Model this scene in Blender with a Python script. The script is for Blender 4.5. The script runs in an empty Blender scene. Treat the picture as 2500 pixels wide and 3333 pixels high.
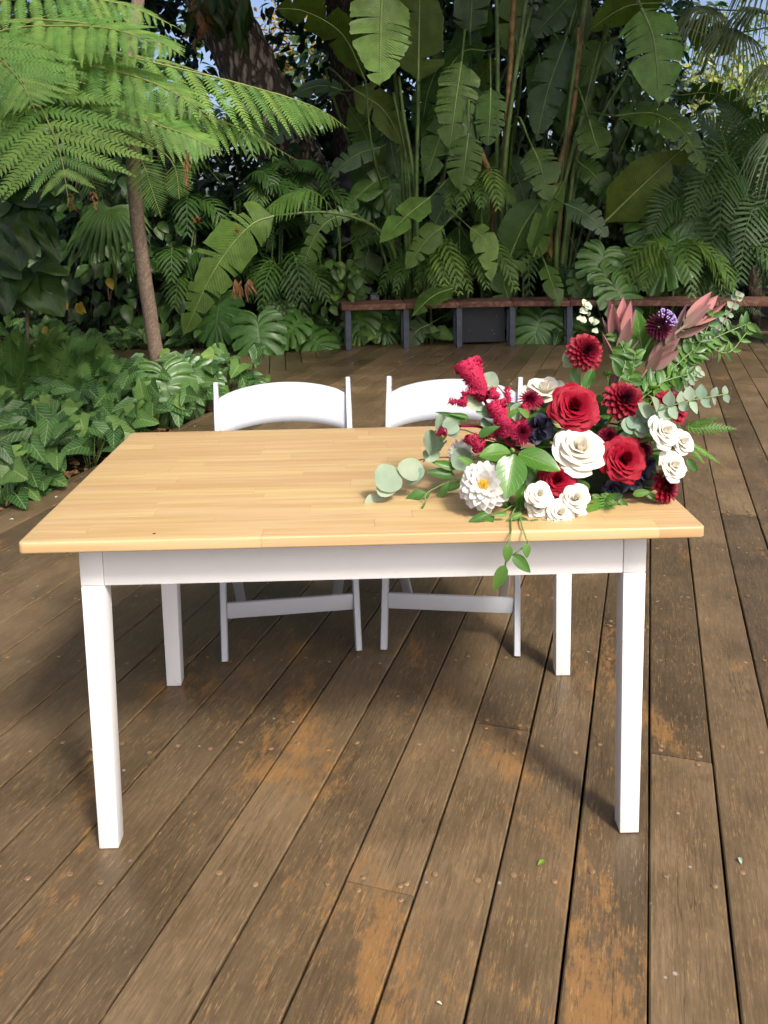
import bpy, bmesh, math, random
import numpy as np
from mathutils import Vector, Matrix, Quaternion, noise

random.seed(7); np.random.seed(7)
R = random.uniform
sc = bpy.context.scene
COL = sc.collection

# ------------------------------------------------------------------ camera, sky, sun, exposure
FPX = 2824.4487; YAW = 0.0185; PITCH = 0.1419; ROLL = -0.0170
CAM = Vector((0.0169, -1.7658, 1.4074)); SHY = -588.82        # principal point offset (rise of the lens), photo px
_fw = Vector((math.sin(YAW)*math.cos(PITCH), math.cos(YAW)*math.cos(PITCH), -math.sin(PITCH)))
_r0 = Vector((math.cos(YAW), -math.sin(YAW), 0)); _u0 = _r0.cross(_fw)
CR = math.cos(ROLL)*_r0 + math.sin(ROLL)*_u0
CU = -math.sin(ROLL)*_r0 + math.cos(ROLL)*_u0
cd = bpy.data.cameras.new('camera'); cam = bpy.data.objects.new('camera', cd); COL.objects.link(cam)
cam.matrix_world = Matrix(((CR.x, CU.x, -_fw.x, CAM.x), (CR.y, CU.y, -_fw.y, CAM.y), (CR.z, CU.z, -_fw.z, CAM.z), (0, 0, 0, 1)))
cd.sensor_fit = 'HORIZONTAL'; cd.sensor_width = 36; cd.lens = 36*FPX/2500
cd.shift_y = SHY/2500
cd.clip_end = 800; cd.clip_start = 0.05
sc.camera = cam

SUN_TO = Vector((0.36, -0.61, 0.73)).normalized()             # direction towards the sun
w = bpy.data.worlds.new('World'); sc.world = w; w.use_nodes = True
nt = w.node_tree; nt.nodes.clear()
sky = nt.nodes.new('ShaderNodeTexSky'); sky.sky_type = 'NISHITA'; sky.sun_disc = False
sky.sun_elevation = math.asin(SUN_TO.z); sky.sun_rotation = math.atan2(SUN_TO.x, SUN_TO.y)
sky.air_density = 0.6; sky.dust_density = 4.0; sky.ozone_density = 0.4
sc.cycles.max_bounces = 5; sc.cycles.diffuse_bounces = 3; sc.cycles.glossy_bounces = 2; sc.cycles.transmission_bounces = 4; sc.cycles.transparent_max_bounces = 4; sc.cycles.use_adaptive_sampling = True; sc.cycles.adaptive_threshold = 0.03
bg = nt.nodes.new('ShaderNodeBackground'); bg.inputs[1].default_value = 0.15
wo = nt.nodes.new('ShaderNodeOutputWorld')
nt.links.new(sky.outputs[0], bg.inputs[0]); nt.links.new(bg.outputs[0], wo.inputs[0])
sd = bpy.data.lights.new('sun', 'SUN'); sd.energy = 2.3; sd.angle = math.radians(9); sd.color = (1, 0.955, 0.885)
so = bpy.data.objects.new('sun', sd); COL.objects.link(so)
so.rotation_euler = SUN_TO.to_track_quat('Z', 'Y').to_euler()
sc.view_settings.view_transform = 'Standard'; sc.view_settings.look = 'None'
sc.view_settings.exposure = 0.72; sc.view_settings.gamma = 1; sc.view_settings.use_curve_mapping = False

def at(u, v, Y):                                               # photo pixel (2500 wide) + distance -> point in the place
    d = _fw + (u-1250)/FPX*CR - (v-1666.5-SHY)/FPX*CU
    return CAM + d*((Y-CAM.y)/d.y)
def D(x, y, Y): return at(x*1.507, y*1.507, Y)
def gp(u, v, z=0.0):
    d = _fw + (u-1250)/FPX*CR - (v-1666.5-SHY)/FPX*CU
    return CAM + d*((z-CAM.z)/d.z)
TOCAM = Vector((0, -1, 0.12)).normalized()
UP = Vector((0, 0, 1))

# ------------------------------------------------------------------ object helpers
WM = {}
def link(o, parent=None, M=None):
    M = M if M is not None else Matrix.Identity(4)
    COL.objects.link(o)
    o.matrix_basis = M
    WM[o.name] = M
    if parent is not None:
        o.parent = parent; o.matrix_parent_inverse = WM[parent.name].inverted()
    return o
def tag(o, label=None, cat=None, group=None, kind=None):
    if label: o['label'] = label
    if cat: o['category'] = cat
    if group: o['group'] = group
    if kind: o['kind'] = kind
    return o
def thing(name, label, cat, loc=(0, 0, 0), rz=0, group=None):
    o = bpy.data.objects.new(name, None); o.empty_display_size = 0.1
    link(o, None, Matrix.Translation(Vector(loc)) @ Matrix.Rotation(rz, 4, 'Z'))
    return tag(o, label, cat, group)
def mk(name, verts, faces, mats, uvs=None, smooth=True, midx=None):
    me = bpy.data.meshes.new(name)
    me.from_pydata([tuple(v) for v in verts], [], [tuple(f) for f in faces])
    for m in (mats if isinstance(mats, (list, tuple)) else [mats]): me.materials.append(m)
    if uvs is not None:
        ul = me.uv_layers.new(name='UVMap'); li = np.zeros(len(me.loops), dtype=np.int32)
        me.loops.foreach_get('vertex_index', li)
        ul.data.foreach_set('uv', np.asarray(uvs, dtype=np.float32)[li].ravel())
    if smooth: me.polygons.foreach_set('use_smooth', np.ones(len(me.polygons), dtype=bool))
    if midx is not None: me.polygons.foreach_set('material_index', np.asarray(midx, dtype=np.int32))
    me.update(); return me
def ob(name, me, parent=None, M=None): return link(bpy.data.objects.new(name, me), parent, M)
def frame(base, tip, up, wx=None, wz=None):
    base = Vector(base); y = Vector(tip)-base; L = y.length; y = y/L
    z = Vector(up)-y*Vector(up).dot(y)
    if z.length < 1e-4: z = y.orthogonal()
    z.normalize(); x = y.cross(z)
    wx = L if wx is None else wx; wz = L if wz is None else wz
    return Matrix(((x.x*wx, y.x*L, z.x*wz, base.x), (x.y*wx, y.y*L, z.y*wz, base.y), (x.z*wx, y.z*L, z.z*wz, base.z), (0, 0, 0, 1)))
def zframe(c, axis, s, spin=0):
    q = Vector(axis).normalized().to_track_quat('Z', 'Y')
    return Matrix.Translation(Vector(c)) @ q.to_matrix().to_4x4() @ Matrix.Rotation(spin, 4, 'Z') @ Matrix.Scale(s, 4)
def crv(pts, n):                                               # Catmull-Rom samples
    P = [Vector(p) for p in pts]
    if len(P) == 2: return [P[0].lerp(P[1], i/(n-1)) for i in range(n)]
    P = [2*P[0]-P[1]]+P+[2*P[-1]-P[-2]]; out = []; m = len(P)-3
    for i in range(n):
        s = i/(n-1)*m; k = min(int(s), m-1); t = s-k
        a, b, c, d = P[k:k+4]
        out.append(0.5*((2*b)+(c-a)*t+(2*a-5*b+4*c-d)*t*t+(3*b-a-3*c+d)*t**3))
    return out
def rdir():
    while True:
        v = Vector((R(-1, 1), R(-1, 1), R(-1, 1)))
        if 0.05 < v.length < 1: return v.normalized()

class MB:                                                      # mesh collector
    def __init__(s): s.v = []; s.f = []; s.uv = []; s.mi = []
    def add(s, v, f, uv=None, mi=0):
        o = len(s.v); s.v += [tuple(p) for p in v]; s.f += [tuple(i+o for i in q) for q in f]
        s.uv += list(uv) if uv is not None else [(0.5, 0.5)]*len(v); s.mi += [mi]*len(f)
    def box(s, x0, x1, y0, y1, z0, z1, mi=0):
        s.add([(x0, y0, z0), (x1, y0, z0), (x1, y1, z0), (x0, y1, z0), (x0, y0, z1), (x1, y0, z1), (x1, y1, z1), (x0, y1, z1)],
              [(3, 2, 1, 0), (4, 5, 6, 7), (0, 1, 5, 4), (1, 2, 6, 5), (2, 3, 7, 6), (3, 0, 4, 7)], mi=mi)
    def tube(s, pts, rad, n=6, mi=0, cap=True):
        pts = [Vector(p) for p in pts]; m = len(pts); V = []; U = []
        ref = None
        for i, p in enumerate(pts):
            t = (pts[min(i+1, m-1)]-pts[max(i-1, 0)])
            if t.length < 1e-9: t = Vector((0, 0, 1))
            t.normalize()
            if ref is None: ref = t.orthogonal().normalized()
            ref = (ref-t*ref.dot(t)).normalized(); b = t.cross(ref)
            r = rad(i/(m-1)) if callable(rad) else rad
            for k in range(n):
                a = 2*math.pi*k/n; V.append(p+(ref*math.cos(a)+b*math.sin(a))*r); U.append((k/n, i/(m-1)))
        F = [(i*n+k, i*n+(k+1) % n, (i+1)*n+(k+1) % n, (i+1)*n+k) for i in range(m-1) for k in range(n)]
        if cap: F += [tuple(range(n-1, -1, -1)), tuple((m-1)*n+k for k in range(n))]
        s.add(V, F, U, mi)
    def proto(s, P, M, mi=0):
        v, f, u = P; A = np.asarray(M); X = np.asarray(v) @ A[:3, :3].T + A[:3, 3]
        s.add(X.tolist(), f, u, mi)
    def build(s, name, mats, parent=None, smooth=True, M=None):
        return ob(name, mk(name, s.v, s.f, mats, s.uv, smooth, s.mi), parent, M)
def bevel_obj(name, bm_fn, mat, parent=None, bev=0.003, seg=2, M=None, smooth=True):
    bm = bmesh.new(); bm_fn(bm)
    if bev: bmesh.ops.bevel(bm, geom=bm.edges[:], offset=bev, segments=seg, profile=0.5, affect='EDGES', clamp_overlap=True)
    me = bpy.data.meshes.new(name); bm.to_mesh(me); bm.free(); me.materials.append(mat)
    if smooth:
        me.polygons.foreach_set('use_smooth', np.ones(len(me.polygons), dtype=bool))
        me.set_sharp_from_angle(angle=math.radians(40))
    return ob(name, me, parent, M)
def hexa(bm, c8):                                              # 8 corners: bottom 4 ccw, top 4 ccw
    v = [bm.verts.new(c) for c in c8]
    for f in ((3, 2, 1, 0), (4, 5, 6, 7), (0, 1, 5, 4), (1, 2, 6, 5), (2, 3, 7, 6), (3, 0, 4, 7)): bm.faces.new([v[i] for i in f])
def boxb(x0, x1, y0, y1, z0, z1):
    return lambda bm: hexa(bm, [(x0, y0, z0), (x1, y0, z0), (x1, y1, z0), (x0, y1, z0), (x0, y0, z1), (x1, y0, z1), (x1, y1, z1), (x0, y1, z1)])

# ------------------------------------------------------------------ materials
class NT:
    def __init__(s, name):
        s.m = bpy.data.materials.new(name); s.m.use_nodes = True; s.t = s.m.node_tree; s.t.nodes.clear()
        s.out = s.n('OutputMaterial')
    def n(s, ty, **kw):
        x = s.t.nodes.new('ShaderNode'+ty)
        for k, v in kw.items(): setattr(x, k, v)
        return x
    def l(s, a, b): s.t.links.new(a, b)
    def setv(s, node, i, v):
        if v is None: return
        if hasattr(v, 'is_linked') or isinstance(v, bpy.types.NodeSocket): s.l(v, node.inputs[i])
        else: node.inputs[i].default_value = v
    def math(s, op, a, b=None, c=None, clamp=False):
        x = s.n('Math', operation=op); x.use_clamp = clamp
        for i, v in enumerate((a, b, c)): s.setv(x, i, v)
        return x.outputs[0]
    def mix(s, f, a, b, mode='MIX'):
        x = s.n('Mix', data_type='RGBA', blend_type=mode)
        s.setv(x, 0, f); s.setv(x, 6, col(a)); s.setv(x, 7, col(b)); return x.outputs[2]
    def ramp(s, f, a, b, ca=0.0, cb=1.0):
        x = s.n('MapRange'); x.interpolation_type = 'SMOOTHSTEP'
        s.setv(x, 0, f); s.setv(x, 1, a); s.setv(x, 2, b); s.setv(x, 3, ca); s.setv(x, 4, cb); return x.outputs[0]
    def noise(s, vec, scale, detail=3, rough=0.55, dist=0.0):
        x = s.n('TexNoise'); s.setv(x, 'Vector', vec); x.inputs['Scale'].default_value = scale
        x.inputs['Detail'].default_value = detail; x.inputs['Roughness'].default_value = rough; x.inputs['Distortion'].default_value = dist
        return x.outputs['Fac']
    def mapv(s, vec, loc=(0, 0, 0), scale=(1, 1, 1), rot=(0, 0, 0)):
        x = s.n('Mapping'); s.l(vec, x.inputs[0]); s.setv(x, 1, loc); x.inputs[2].default_value = rot; x.inputs[3].default_value = scale
        return x.outputs[0]
    def bump(s, h, strength=0.3, dist=0.01):
        x = s.n('Bump'); s.l(h, x.inputs['Height']); x.inputs['Strength'].default_value = strength; x.inputs['Distance'].default_value = dist
        return x.outputs[0]
    def bsdf(s, base, rough=0.5, spec=0.5, normal=None, metal=0.0, **kw):
        p = s.n('BsdfPrincipled'); s.setv(p, 'Base Color', col(base)); s.setv(p, 'Roughness', rough)
        s.setv(p, 'Specular IOR Level', spec); s.setv(p, 'Metallic', metal)
        if normal is not None: s.l(normal, p.inputs['Normal'])
        for k, v in kw.items(): s.setv(p, k.replace('_', ' '), v)
        return p.outputs[0]
    def fin(s, sh): s.l(sh, s.out.inputs[0]); return s.m
def col(c):
    if isinstance(c, (tuple, list)) and len(c) == 3: return (c[0], c[1], c[2], 1.0)
    return c
def cc(r, g, b):                                               # sRGB 0-255 -> linear
    return tuple(((x/255+0.055)/1.055)**2.4 if x > 10 else x/255/12.92 for x in (r, g, b))

def plain(name, c, rough=0.5, spec=0.5, nscale=12, namp=0.15, bstr=0.0, metal=0.0):
    g = NT(name); tc = g.n('TexCoord').outputs['Object']; oi = g.n('ObjectInfo').outputs['Random']
    v = g.mapv(tc, loc=(0, 0, 0)); nz = g.noise(v, nscale, 4)
    f = g.ramp(nz, 0.3, 0.7, 1-namp, 1+namp)
    rgb = g.mix(1.0, c, g.n('CombineColor').outputs[0], 'MULTIPLY')
    cb = rgb.node.inputs[7].links[0].from_node
    for i in range(3): g.l(f, cb.inputs[i])
    nrm = g.bump(nz, bstr, 0.01) if bstr else None
    return g.fin(g.bsdf(rgb, rough, spec, nrm, metal))

def leafmat(name, c, vein=None, nv=7, vw=0.12, sweep=0.35, rough=0.42, spec=0.4, trans=0.25, var=0.25, bstr=0.25, back=None, blotch=0.2, vstr=0.8, mid=0.05):
    """leaf: pigment from the midrib and side veins, soft blotches, each leaf a little different"""
    g = NT(name); tc = g.n('TexCoord'); uv = tc.outputs['UV']; oi = g.n('ObjectInfo').outputs['Random']
    sp = g.n('SeparateXYZ'); g.l(uv, sp.inputs[0])
    s = g.math('ABSOLUTE', g.math('MULTIPLY_ADD', sp.outputs[0], 2.0, -1.0)); t = sp.outputs[1]
    vc = g.math('MULTIPLY', g.math('SUBTRACT', t, g.math('MULTIPLY', s, sweep)), nv)
    pp = g.math('ABSOLUTE', g.math('SUBTRACT', g.math('FRACT', vc), 0.5))          # 0.5 at line
    line = g.ramp(pp, 0.5-vw, 0.5)
    line = g.math('MULTIPLY', line, g.ramp(s, 1.0, 0.55, 0.25, 1.0))
    midr = g.ramp(s, mid, mid*0.35)
    geo = g.n('NewGeometry')
    nz = g.noise(geo.outputs['Position'], 9.0, 3)
    f1 = g.math('MULTIPLY_ADD', oi, 2*var, 1-var)
    f2 = g.math('MULTIPLY', f1, g.ramp(nz, 0.3, 0.7, 1-blotch, 1+blotch))
    cmb = g.n('CombineColor'); g.l(g.math('MULTIPLY', f2, g.math('MULTIPLY_ADD', oi, 0.3, 0.85)), cmb.inputs[0]); g.l(f2, cmb.inputs[1]); g.l(f2, cmb.inputs[2])
    base = g.mix(1.0, c, cmb.outputs[0], 'MULTIPLY')
    if vein is not None:
        base = g.mix(g.math('MULTIPLY', g.math('MAXIMUM', line, midr), vstr), base, vein)
    h = g.math('MAXIMUM', line, midr)
    nrm = g.bump(h, bstr, 0.004)
    p = g.bsdf(base, rough, spec, nrm)
    tr = g.n('BsdfTranslucent'); g.l(g.mix(1.0, base, (1.5, 1.5, 0.5), 'MULTIPLY'), tr.inputs[0])
    mx = g.n('MixShader'); mx.inputs[0].default_value = trans
    g.l(p, mx.inputs[1]); g.l(tr.outputs[0], mx.inputs[2])
    return g.fin(mx.outputs[0])

def petalmat(name, c0, c1, rough=0.55, trans=0.2, var=0.12, spec=0.25, edge=0.0, p=(0.0, 1.0)):
    """petal: colour runs from base (uv y=0) to lip (uv y=1)"""
    g = NT(name); tc = g.n('TexCoord'); sp = g.n('SeparateXYZ'); g.l(tc.outputs['UV'], sp.inputs[0])
    nz = g.noise(g.n('NewGeometry').outputs['Position'], 60.0, 2)
    oi = g.n('ObjectInfo').outputs['Random']
    f = g.ramp(g.math('ADD', sp.outputs[1], g.math('MULTIPLY_ADD', nz, 0.2, -0.1)), p[0], p[1])
    b = g.mix(f, c0, c1)
    vein = g.noise(g.mapv(tc.outputs['UV'], scale=(14, 1.2, 1)), 3.0, 2)
    k = g.math('MULTIPLY_ADD', vein, 2*var, 1-var)
    cmb = g.n('CombineColor')
    for i in range(3): g.l(k, cmb.inputs[i])
    b = g.mix(1.0, b, cmb.outputs[0], 'MULTIPLY')
    pb = g.bsdf(b, rough, spec, g.bump(vein, 0.12, 0.002))
    tr = g.n('BsdfTranslucent'); g.l(b, tr.inputs[0])
    mx = g.n('MixShader'); mx.inputs[0].default_value = trans; g.l(pb, mx.inputs[1]); g.l(tr.outputs[0], mx.inputs[2])
    return g.fin(mx.outputs[0])

def deckmat(name, tone=1.0):
    g = NT(name); tc = g.n('TexCoord').outputs['Object']; oi = g.n('ObjectInfo').outputs['Random']
    off = g.n('CombineXYZ'); g.l(g.math('MULTIPLY', oi, 37.0), off.inputs[0]); g.l(g.math('MULTIPLY', oi, 11.0), off.inputs[1])
    va = g.n('VectorMath', operation='ADD'); g.l(tc, va.inputs[0]); g.l(off.outputs[0], va.inputs[1]); v = va.outputs[0]
    pos = g.n('NewGeometry').outputs['Position']
    grain = g.noise(g.mapv(v, scale=(9, 130, 8)), 1.0, 8, 0.8, 0.8)
    fine = g.noise(g.mapv(v, scale=(24, 300, 20)), 1.0, 5, 0.75, 0.5)
    patch = g.noise(g.mapv(pos, rot=(0, 0, 0.317), scale=(2.6, 1.0, 1)), 1.35, 4, 0.6, 0.3)   # worn patches cross several boards
    patch2 = g.noise(g.mapv(v, scale=(6, 13, 1)), 1.8, 8, 0.8)
    streak = g.noise(g.mapv(v, scale=(26, 120, 6)), 1.0, 7, 0.8)
    w1 = g.math('MULTIPLY_ADD', patch2, 0.45, g.math('MULTIPLY', patch, 0.75))
    w1 = g.math('ADD', w1, g.math('MULTIPLY_ADD', streak, 0.55, -0.27))
    dv = g.n('VectorMath', operation='DISTANCE'); g.l(pos, dv.inputs[0]); dv.inputs[1].default_value = (0.15, 0.15, 0)   # most trodden round the table
    w1 = g.math('ADD', w1, g.ramp(dv.outputs['Value'], 1.5, 0.2, -0.03, 0.05))
    wear = g.ramp(w1, 0.665, 0.775)
    base = g.mix(g.ramp(grain, 0.3, 0.75), (0.09*tone, 0.061*tone, 0.032*tone), (0.165*tone, 0.114*tone, 0.063*tone))
    blot = g.noise(g.mapv(pos, scale=(1, 1, 1)), 3.2, 5, 0.6)
    k = g.math('MULTIPLY', g.math('MULTIPLY_ADD', oi, 0.6, 0.7), g.ramp(blot, 0.3, 0.7, 0.75, 1.25))
    cmb = g.n('CombineColor')
    for i in range(3): g.l(k, cmb.inputs[i])
    base = g.mix(1.0, base, cmb.outputs[0], 'MULTIPLY')
    base = g.mix(g.math('MULTIPLY', wear, 0.8), base, g.mix(streak, (0.34*tone, 0.17*tone, 0.05*tone), (0.2*tone, 0.105*tone, 0.038*tone)))
    tan = g.ramp(fine, 0.545, 0.62)                              # fine pale lines where the stain has lifted
    tan = g.math('MULTIPLY', tan, g.ramp(patch2, 0.40, 0.60))
    base = g.mix(g.math('MULTIPLY', tan, 0.7), base, (0.36*tone, 0.235*tone, 0.105*tone))
    ck = g.noise(g.mapv(v, scale=(1.3, 38, 1)), 1.0, 3, 0.6, 0.3)
    ck = g.math('MULTIPLY', g.ramp(g.math('ABSOLUTE', g.math('SUBTRACT', ck, 0.5)), 0.012, 0.003), g.ramp(g.noise(g.mapv(v, scale=(1.5, 6, 1)), 1.3, 2), 0.52, 0.6))
    base = g.mix(g.math('MULTIPLY', ck, 0.5), base, (0.014, 0.01, 0.007))
    crack = g.ramp(fine, 0.33, 0.25)
    base = g.mix(g.math('MULTIPLY', crack, 0.7), base, (0.012, 0.009, 0.007))
    vor = g.n('TexVoronoi'); vor.inputs['Scale'].default_value = 16; g.l(pos, vor.inputs['Vector'])
    spk = g.math('MULTIPLY', g.ramp(vor.outputs['Distance'], 0.085, 0.05), g.ramp(g.noise(pos, 5.0, 3), 0.5, 0.6))
    base = g.mix(g.math('MULTIPLY', spk, 0.7), base, (0.4, 0.38, 0.35))
    scr = g.noise(g.mapv(pos, rot=(0, 0, 0.9), scale=(60, 1.5, 1)), 1.5, 2, 0.5, 0.4)
    scr = g.math('MULTIPLY', g.ramp(scr, 0.73, 0.76), g.ramp(blot, 0.5, 0.65))
    base = g.mix(g.math('MULTIPLY', scr, 0.35), base, (0.3, 0.26, 0.2))
    hgt = g.math('ADD', g.math('MULTIPLY', grain, 0.5), g.math('MULTIPLY_ADD', fine, 0.5, g.math('MULTIPLY', wear, -0.3)))
    rg = g.math('MULTIPLY_ADD', g.ramp(blot, 0.3, 0.7), 0.14, g.math('MULTIPLY_ADD', wear, 0.2, 0.30))
    return g.fin(g.bsdf(base, rg, 0.42, g.bump(hgt, 0.35, 0.003)))

def pinemat():
    g = NT('pine'); tc = g.n('TexCoord').outputs['Object']; oi = g.n('ObjectInfo').outputs['Random']
    off = g.n('CombineXYZ'); g.l(g.math('MULTIPLY', oi, 23.0), off.inputs[0]); g.l(g.math('MULTIPLY', oi, 7.3), off.inputs[1]); g.l(g.math('MULTIPLY', oi, 3.1), off.inputs[2])
    va = g.n('VectorMath', operation='ADD'); g.l(tc, va.inputs[0]); g.l(off.outputs[0], va.inputs[1]); v = va.outputs[0]
    gr = g.noise(g.mapv(v, scale=(1.6, 42, 42)), 1.0, 3, 0.5, 1.2)
    gr2 = g.noise(g.mapv(v, scale=(3, 150, 150)), 1.0, 2, 0.5)
    bands = g.ramp(g.math('MULTIPLY_ADD', gr2, 0.2, gr), 0.42, 0.75)
    b = g.mix(bands, (0.60, 0.43, 0.22), (0.53, 0.35, 0.155))
    k = g.math('MULTIPLY_ADD', oi, 0.09, 0.955)
    cmb = g.n('CombineColor'); g.l(k, cmb.inputs[0]); g.l(g.math('MULTIPLY', k, g.math('MULTIPLY_ADD', oi, 0.08, 0.95)), cmb.inputs[1]); g.l(k, cmb.inputs[2])
    b = g.mix(1.0, b, cmb.outputs[0], 'MULTIPLY')
    nz = g.noise(tc, 7, 3)
    return g.fin(g.bsdf(b, g.ramp(nz, 0.3, 0.7, 0.3, 0.42), 0.4, g.bump(gr2, 0.06, 0.001)))

def scuffed(name, c, rough, amt=1.0):
    g = NT(name); pos = g.n('NewGeometry').outputs['Position']; tc = g.n('TexCoord').outputs['Object']
    big = g.noise(pos, 6, 4); sm = g.noise(pos, 34, 6, 0.7)
    d = g.math('MULTIPLY', g.ramp(sm, 0.60, 0.72), g.ramp(big, 0.42, 0.62))
    scr = g.noise(g.mapv(pos, rot=(0.4, 0.7, 0.3), scale=(6, 6, 130)), 1.0, 3, 0.5)
    d = g.math('MAXIMUM', d, g.math('MULTIPLY', g.ramp(scr, 0.70, 0.74), 0.8))
    sep = g.n('SeparateXYZ'); g.l(pos, sep.inputs[0])
    foot = g.math('MULTIPLY', g.ramp(sep.outputs[2], 0.05, 0.0), g.ramp(sm, 0.45, 0.65))     # dirt splashed on the feet
    d = g.math('MAXIMUM', d, foot)
    b = g.mix(g.math('MULTIPLY', d, 0.2*amt, None, True), c, (0.30, 0.29, 0.28))
    b = g.mix(g.math('MULTIPLY', g.ramp(big, 0.35, 0.7), 0.06*amt), b, (0.5, 0.52, 0.56))
    return g.fin(g.bsdf(b, g.math('MULTIPLY_ADD', big, 0.15, rough-0.06), 0.45, g.bump(sm, 0.03, 0.002)))

def barkmat(name, c0, c1, scale=14, strength=1.0, stretch=0.25, dist=0.03):
    g = NT(name); tc = g.n('TexCoord').outputs['Object']
    v = g.mapv(tc, scale=(1, 1, stretch))
    vo = g.n('TexVoronoi'); vo.feature = 'F1'; vo.inputs['Scale'].default_value = scale
    nz = g.noise(v, scale*0.7, 5, 0.65)
    va = g.n('VectorMath', operation='ADD'); g.l(v, va.inputs[0])
    sc_ = g.n('VectorMath', operation='SCALE'); cm = g.n('CombineXYZ'); g.l(nz, cm.inputs[0]); g.l(nz, cm.inputs[1]); g.l(nz, cm.inputs[2])
    g.l(cm.outputs[0], sc_.inputs[0]); sc_.inputs['Scale'].default_value = 0.12; g.l(sc_.outputs[0], va.inputs[1]); g.l(va.outputs[0], vo.inputs['Vector'])
    h = g.math('ADD', g.ramp(vo.outputs['Distance'], 0.75, 0.1), g.math('MULTIPLY', nz, 0.5))
    b = g.mix(g.ramp(h, 0.3, 1.2), c0, c1)
    return g.fin(g.bsdf(b, 0.85, 0.2, g.bump(h, strength, dist)))

M = {}
M['deck'] = deckmat('stained deck timber')
M['deck_far'] = deckmat('darker stained deck timber', 0.85)  # same timber colours, evenly darker
M['pine'] = pinemat()
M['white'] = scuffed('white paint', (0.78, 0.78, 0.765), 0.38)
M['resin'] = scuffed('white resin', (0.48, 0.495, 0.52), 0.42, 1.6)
M['soil'] = plain('leaf mulch soil', (0.028, 0.020, 0.014), 0.95, 0.1, 22, 0.5, 0.6)
M['steel'] = plain('dark grey painted steel', (0.045, 0.055, 0.075), 0.45, 0.5, 14, 0.3, 0.05)
M['panel'] = plain('black panel', (0.010, 0.012, 0.017), 0.5, 0.4, 8, 0.15)
M['bench'] = barkmat('bench timber', (0.115, 0.055, 0.038), (0.19, 0.105, 0.075), 20, 0.15, 1, 0.005)
M['screw'] = plain('tarnished brass screw', (0.26, 0.165, 0.09), 0.5, 0.4, 60, 0.3, 0, 0.2)
M['bark_fig'] = barkmat('rough fissured bark', (0.075, 0.056, 0.042), (0.48, 0.38, 0.30), 15, 1.0, 0.3, 0.06)
M['bark_slim'] = barkmat('smooth brown bark', (0.17, 0.12, 0.085), (0.29, 0.22, 0.16), 60, 0.3, 0.6, 0.006)
M['bark_dark'] = barkmat('dark bark', (0.03, 0.022, 0.016), (0.09, 0.065, 0.045), 30, 0.6, 0.4, 0.02)
M['fern'] = leafmat('tree fern green', (0.155, 0.285, 0.065), None, rough=0.5, trans=0.35, var=0.15, bstr=0.0, spec=0.3)
M['fern_rachis'] = plain('fern stalk', (0.22, 0.24, 0.07), 0.5, 0.3)
M['swordfern'] = leafmat('sword fern green', (0.085, 0.18, 0.04), None, rough=0.5, trans=0.3, var=0.2, bstr=0)
M['paddle'] = leafmat('paddle leaf green', (0.072, 0.148, 0.025), (0.2, 0.26, 0.08), 46, 0.28, 0.1, rough=0.28, trans=0.3, var=0.28, bstr=0.9, vstr=0.16)
M['paddle_light'] = leafmat('sunlit paddle leaf green', (0.17, 0.31, 0.06), (0.3, 0.4, 0.12), 46, 0.28, 0.1, rough=0.33, trans=0.35, var=0.1, bstr=0.9, vstr=0.16)  # lighter copy of the paddle green, with sunlight put into the colour
M['paddle_blue'] = leafmat('paddle leaf bluish green', (0.085, 0.14, 0.055), (0.2, 0.26, 0.12), 46, 0.28, 0.1, rough=0.28, trans=0.15, var=0.15, bstr=0.9, vstr=0.16)
M['paddle_olive'] = leafmat('paddle leaf olive underside', (0.085, 0.14, 0.012), (0.2, 0.24, 0.05), 46, 0.28, 0.1, rough=0.42, trans=0.45, var=0.15, bstr=0.9, vstr=0.16)
M['midrib'] = plain('leaf midrib', (0.22, 0.30, 0.09), 0.45, 0.4)
M['stalk'] = plain('green leaf stalk', (0.085, 0.135, 0.03), 0.45, 0.4, 6, 0.35)
M['sheath'] = plain('brown leaf sheath', (0.22, 0.13, 0.05), 0.6, 0.3, 9, 0.45)
M['palm'] = leafmat('palm leaflet green', (0.036, 0.085, 0.015), None, rough=0.45, trans=0.25, var=0.3, bstr=0, spec=0.25)
M['palm_light'] = leafmat('light palm leaflet', (0.11, 0.2, 0.035), None, rough=0.45, trans=0.3, var=0.25, bstr=0, spec=0.3)
M['palm_dry'] = leafmat('grey green drooping palm segment', (0.17, 0.21, 0.1), None, rough=0.5, trans=0.25, var=0.25, bstr=0)
M['monstera'] = leafmat('split leaf green', (0.07, 0.165, 0.027), (0.16, 0.24, 0.08), 7, 0.07, 0.5, rough=0.33, trans=0.15, var=0.25, bstr=0.3, vstr=0.5, spec=0.5)
M['syng'] = leafmat('arrowhead leaf with pale veins', (0.045, 0.115, 0.027), (0.27, 0.38, 0.16), 6, 0.12, 0.5, rough=0.4, trans=0.2, var=0.35, bstr=0.3, vstr=0.7)
M['syng_l'] = leafmat('pale arrowhead leaf', (0.12, 0.225, 0.05), (0.36, 0.46, 0.2), 7, 0.1, 0.5, rough=0.42, trans=0.25, var=0.25, bstr=0.2, vstr=0.6)
M['broad'] = leafmat('broad dark leaf', (0.03, 0.066, 0.011), (0.07, 0.13, 0.04), 6, 0.08, 0.4, rough=0.42, trans=0.2, var=0.3, bstr=0.25, vstr=0.4)
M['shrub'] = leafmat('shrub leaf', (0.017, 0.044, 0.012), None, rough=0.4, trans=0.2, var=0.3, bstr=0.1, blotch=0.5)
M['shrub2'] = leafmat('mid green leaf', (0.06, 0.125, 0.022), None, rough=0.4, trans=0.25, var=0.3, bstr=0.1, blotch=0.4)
M['canopy'] = leafmat('tree canopy leaf', (0.035, 0.08, 0.02), None, rough=0.45, trans=0.2, var=0.3, bstr=0, blotch=0.4)
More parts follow.
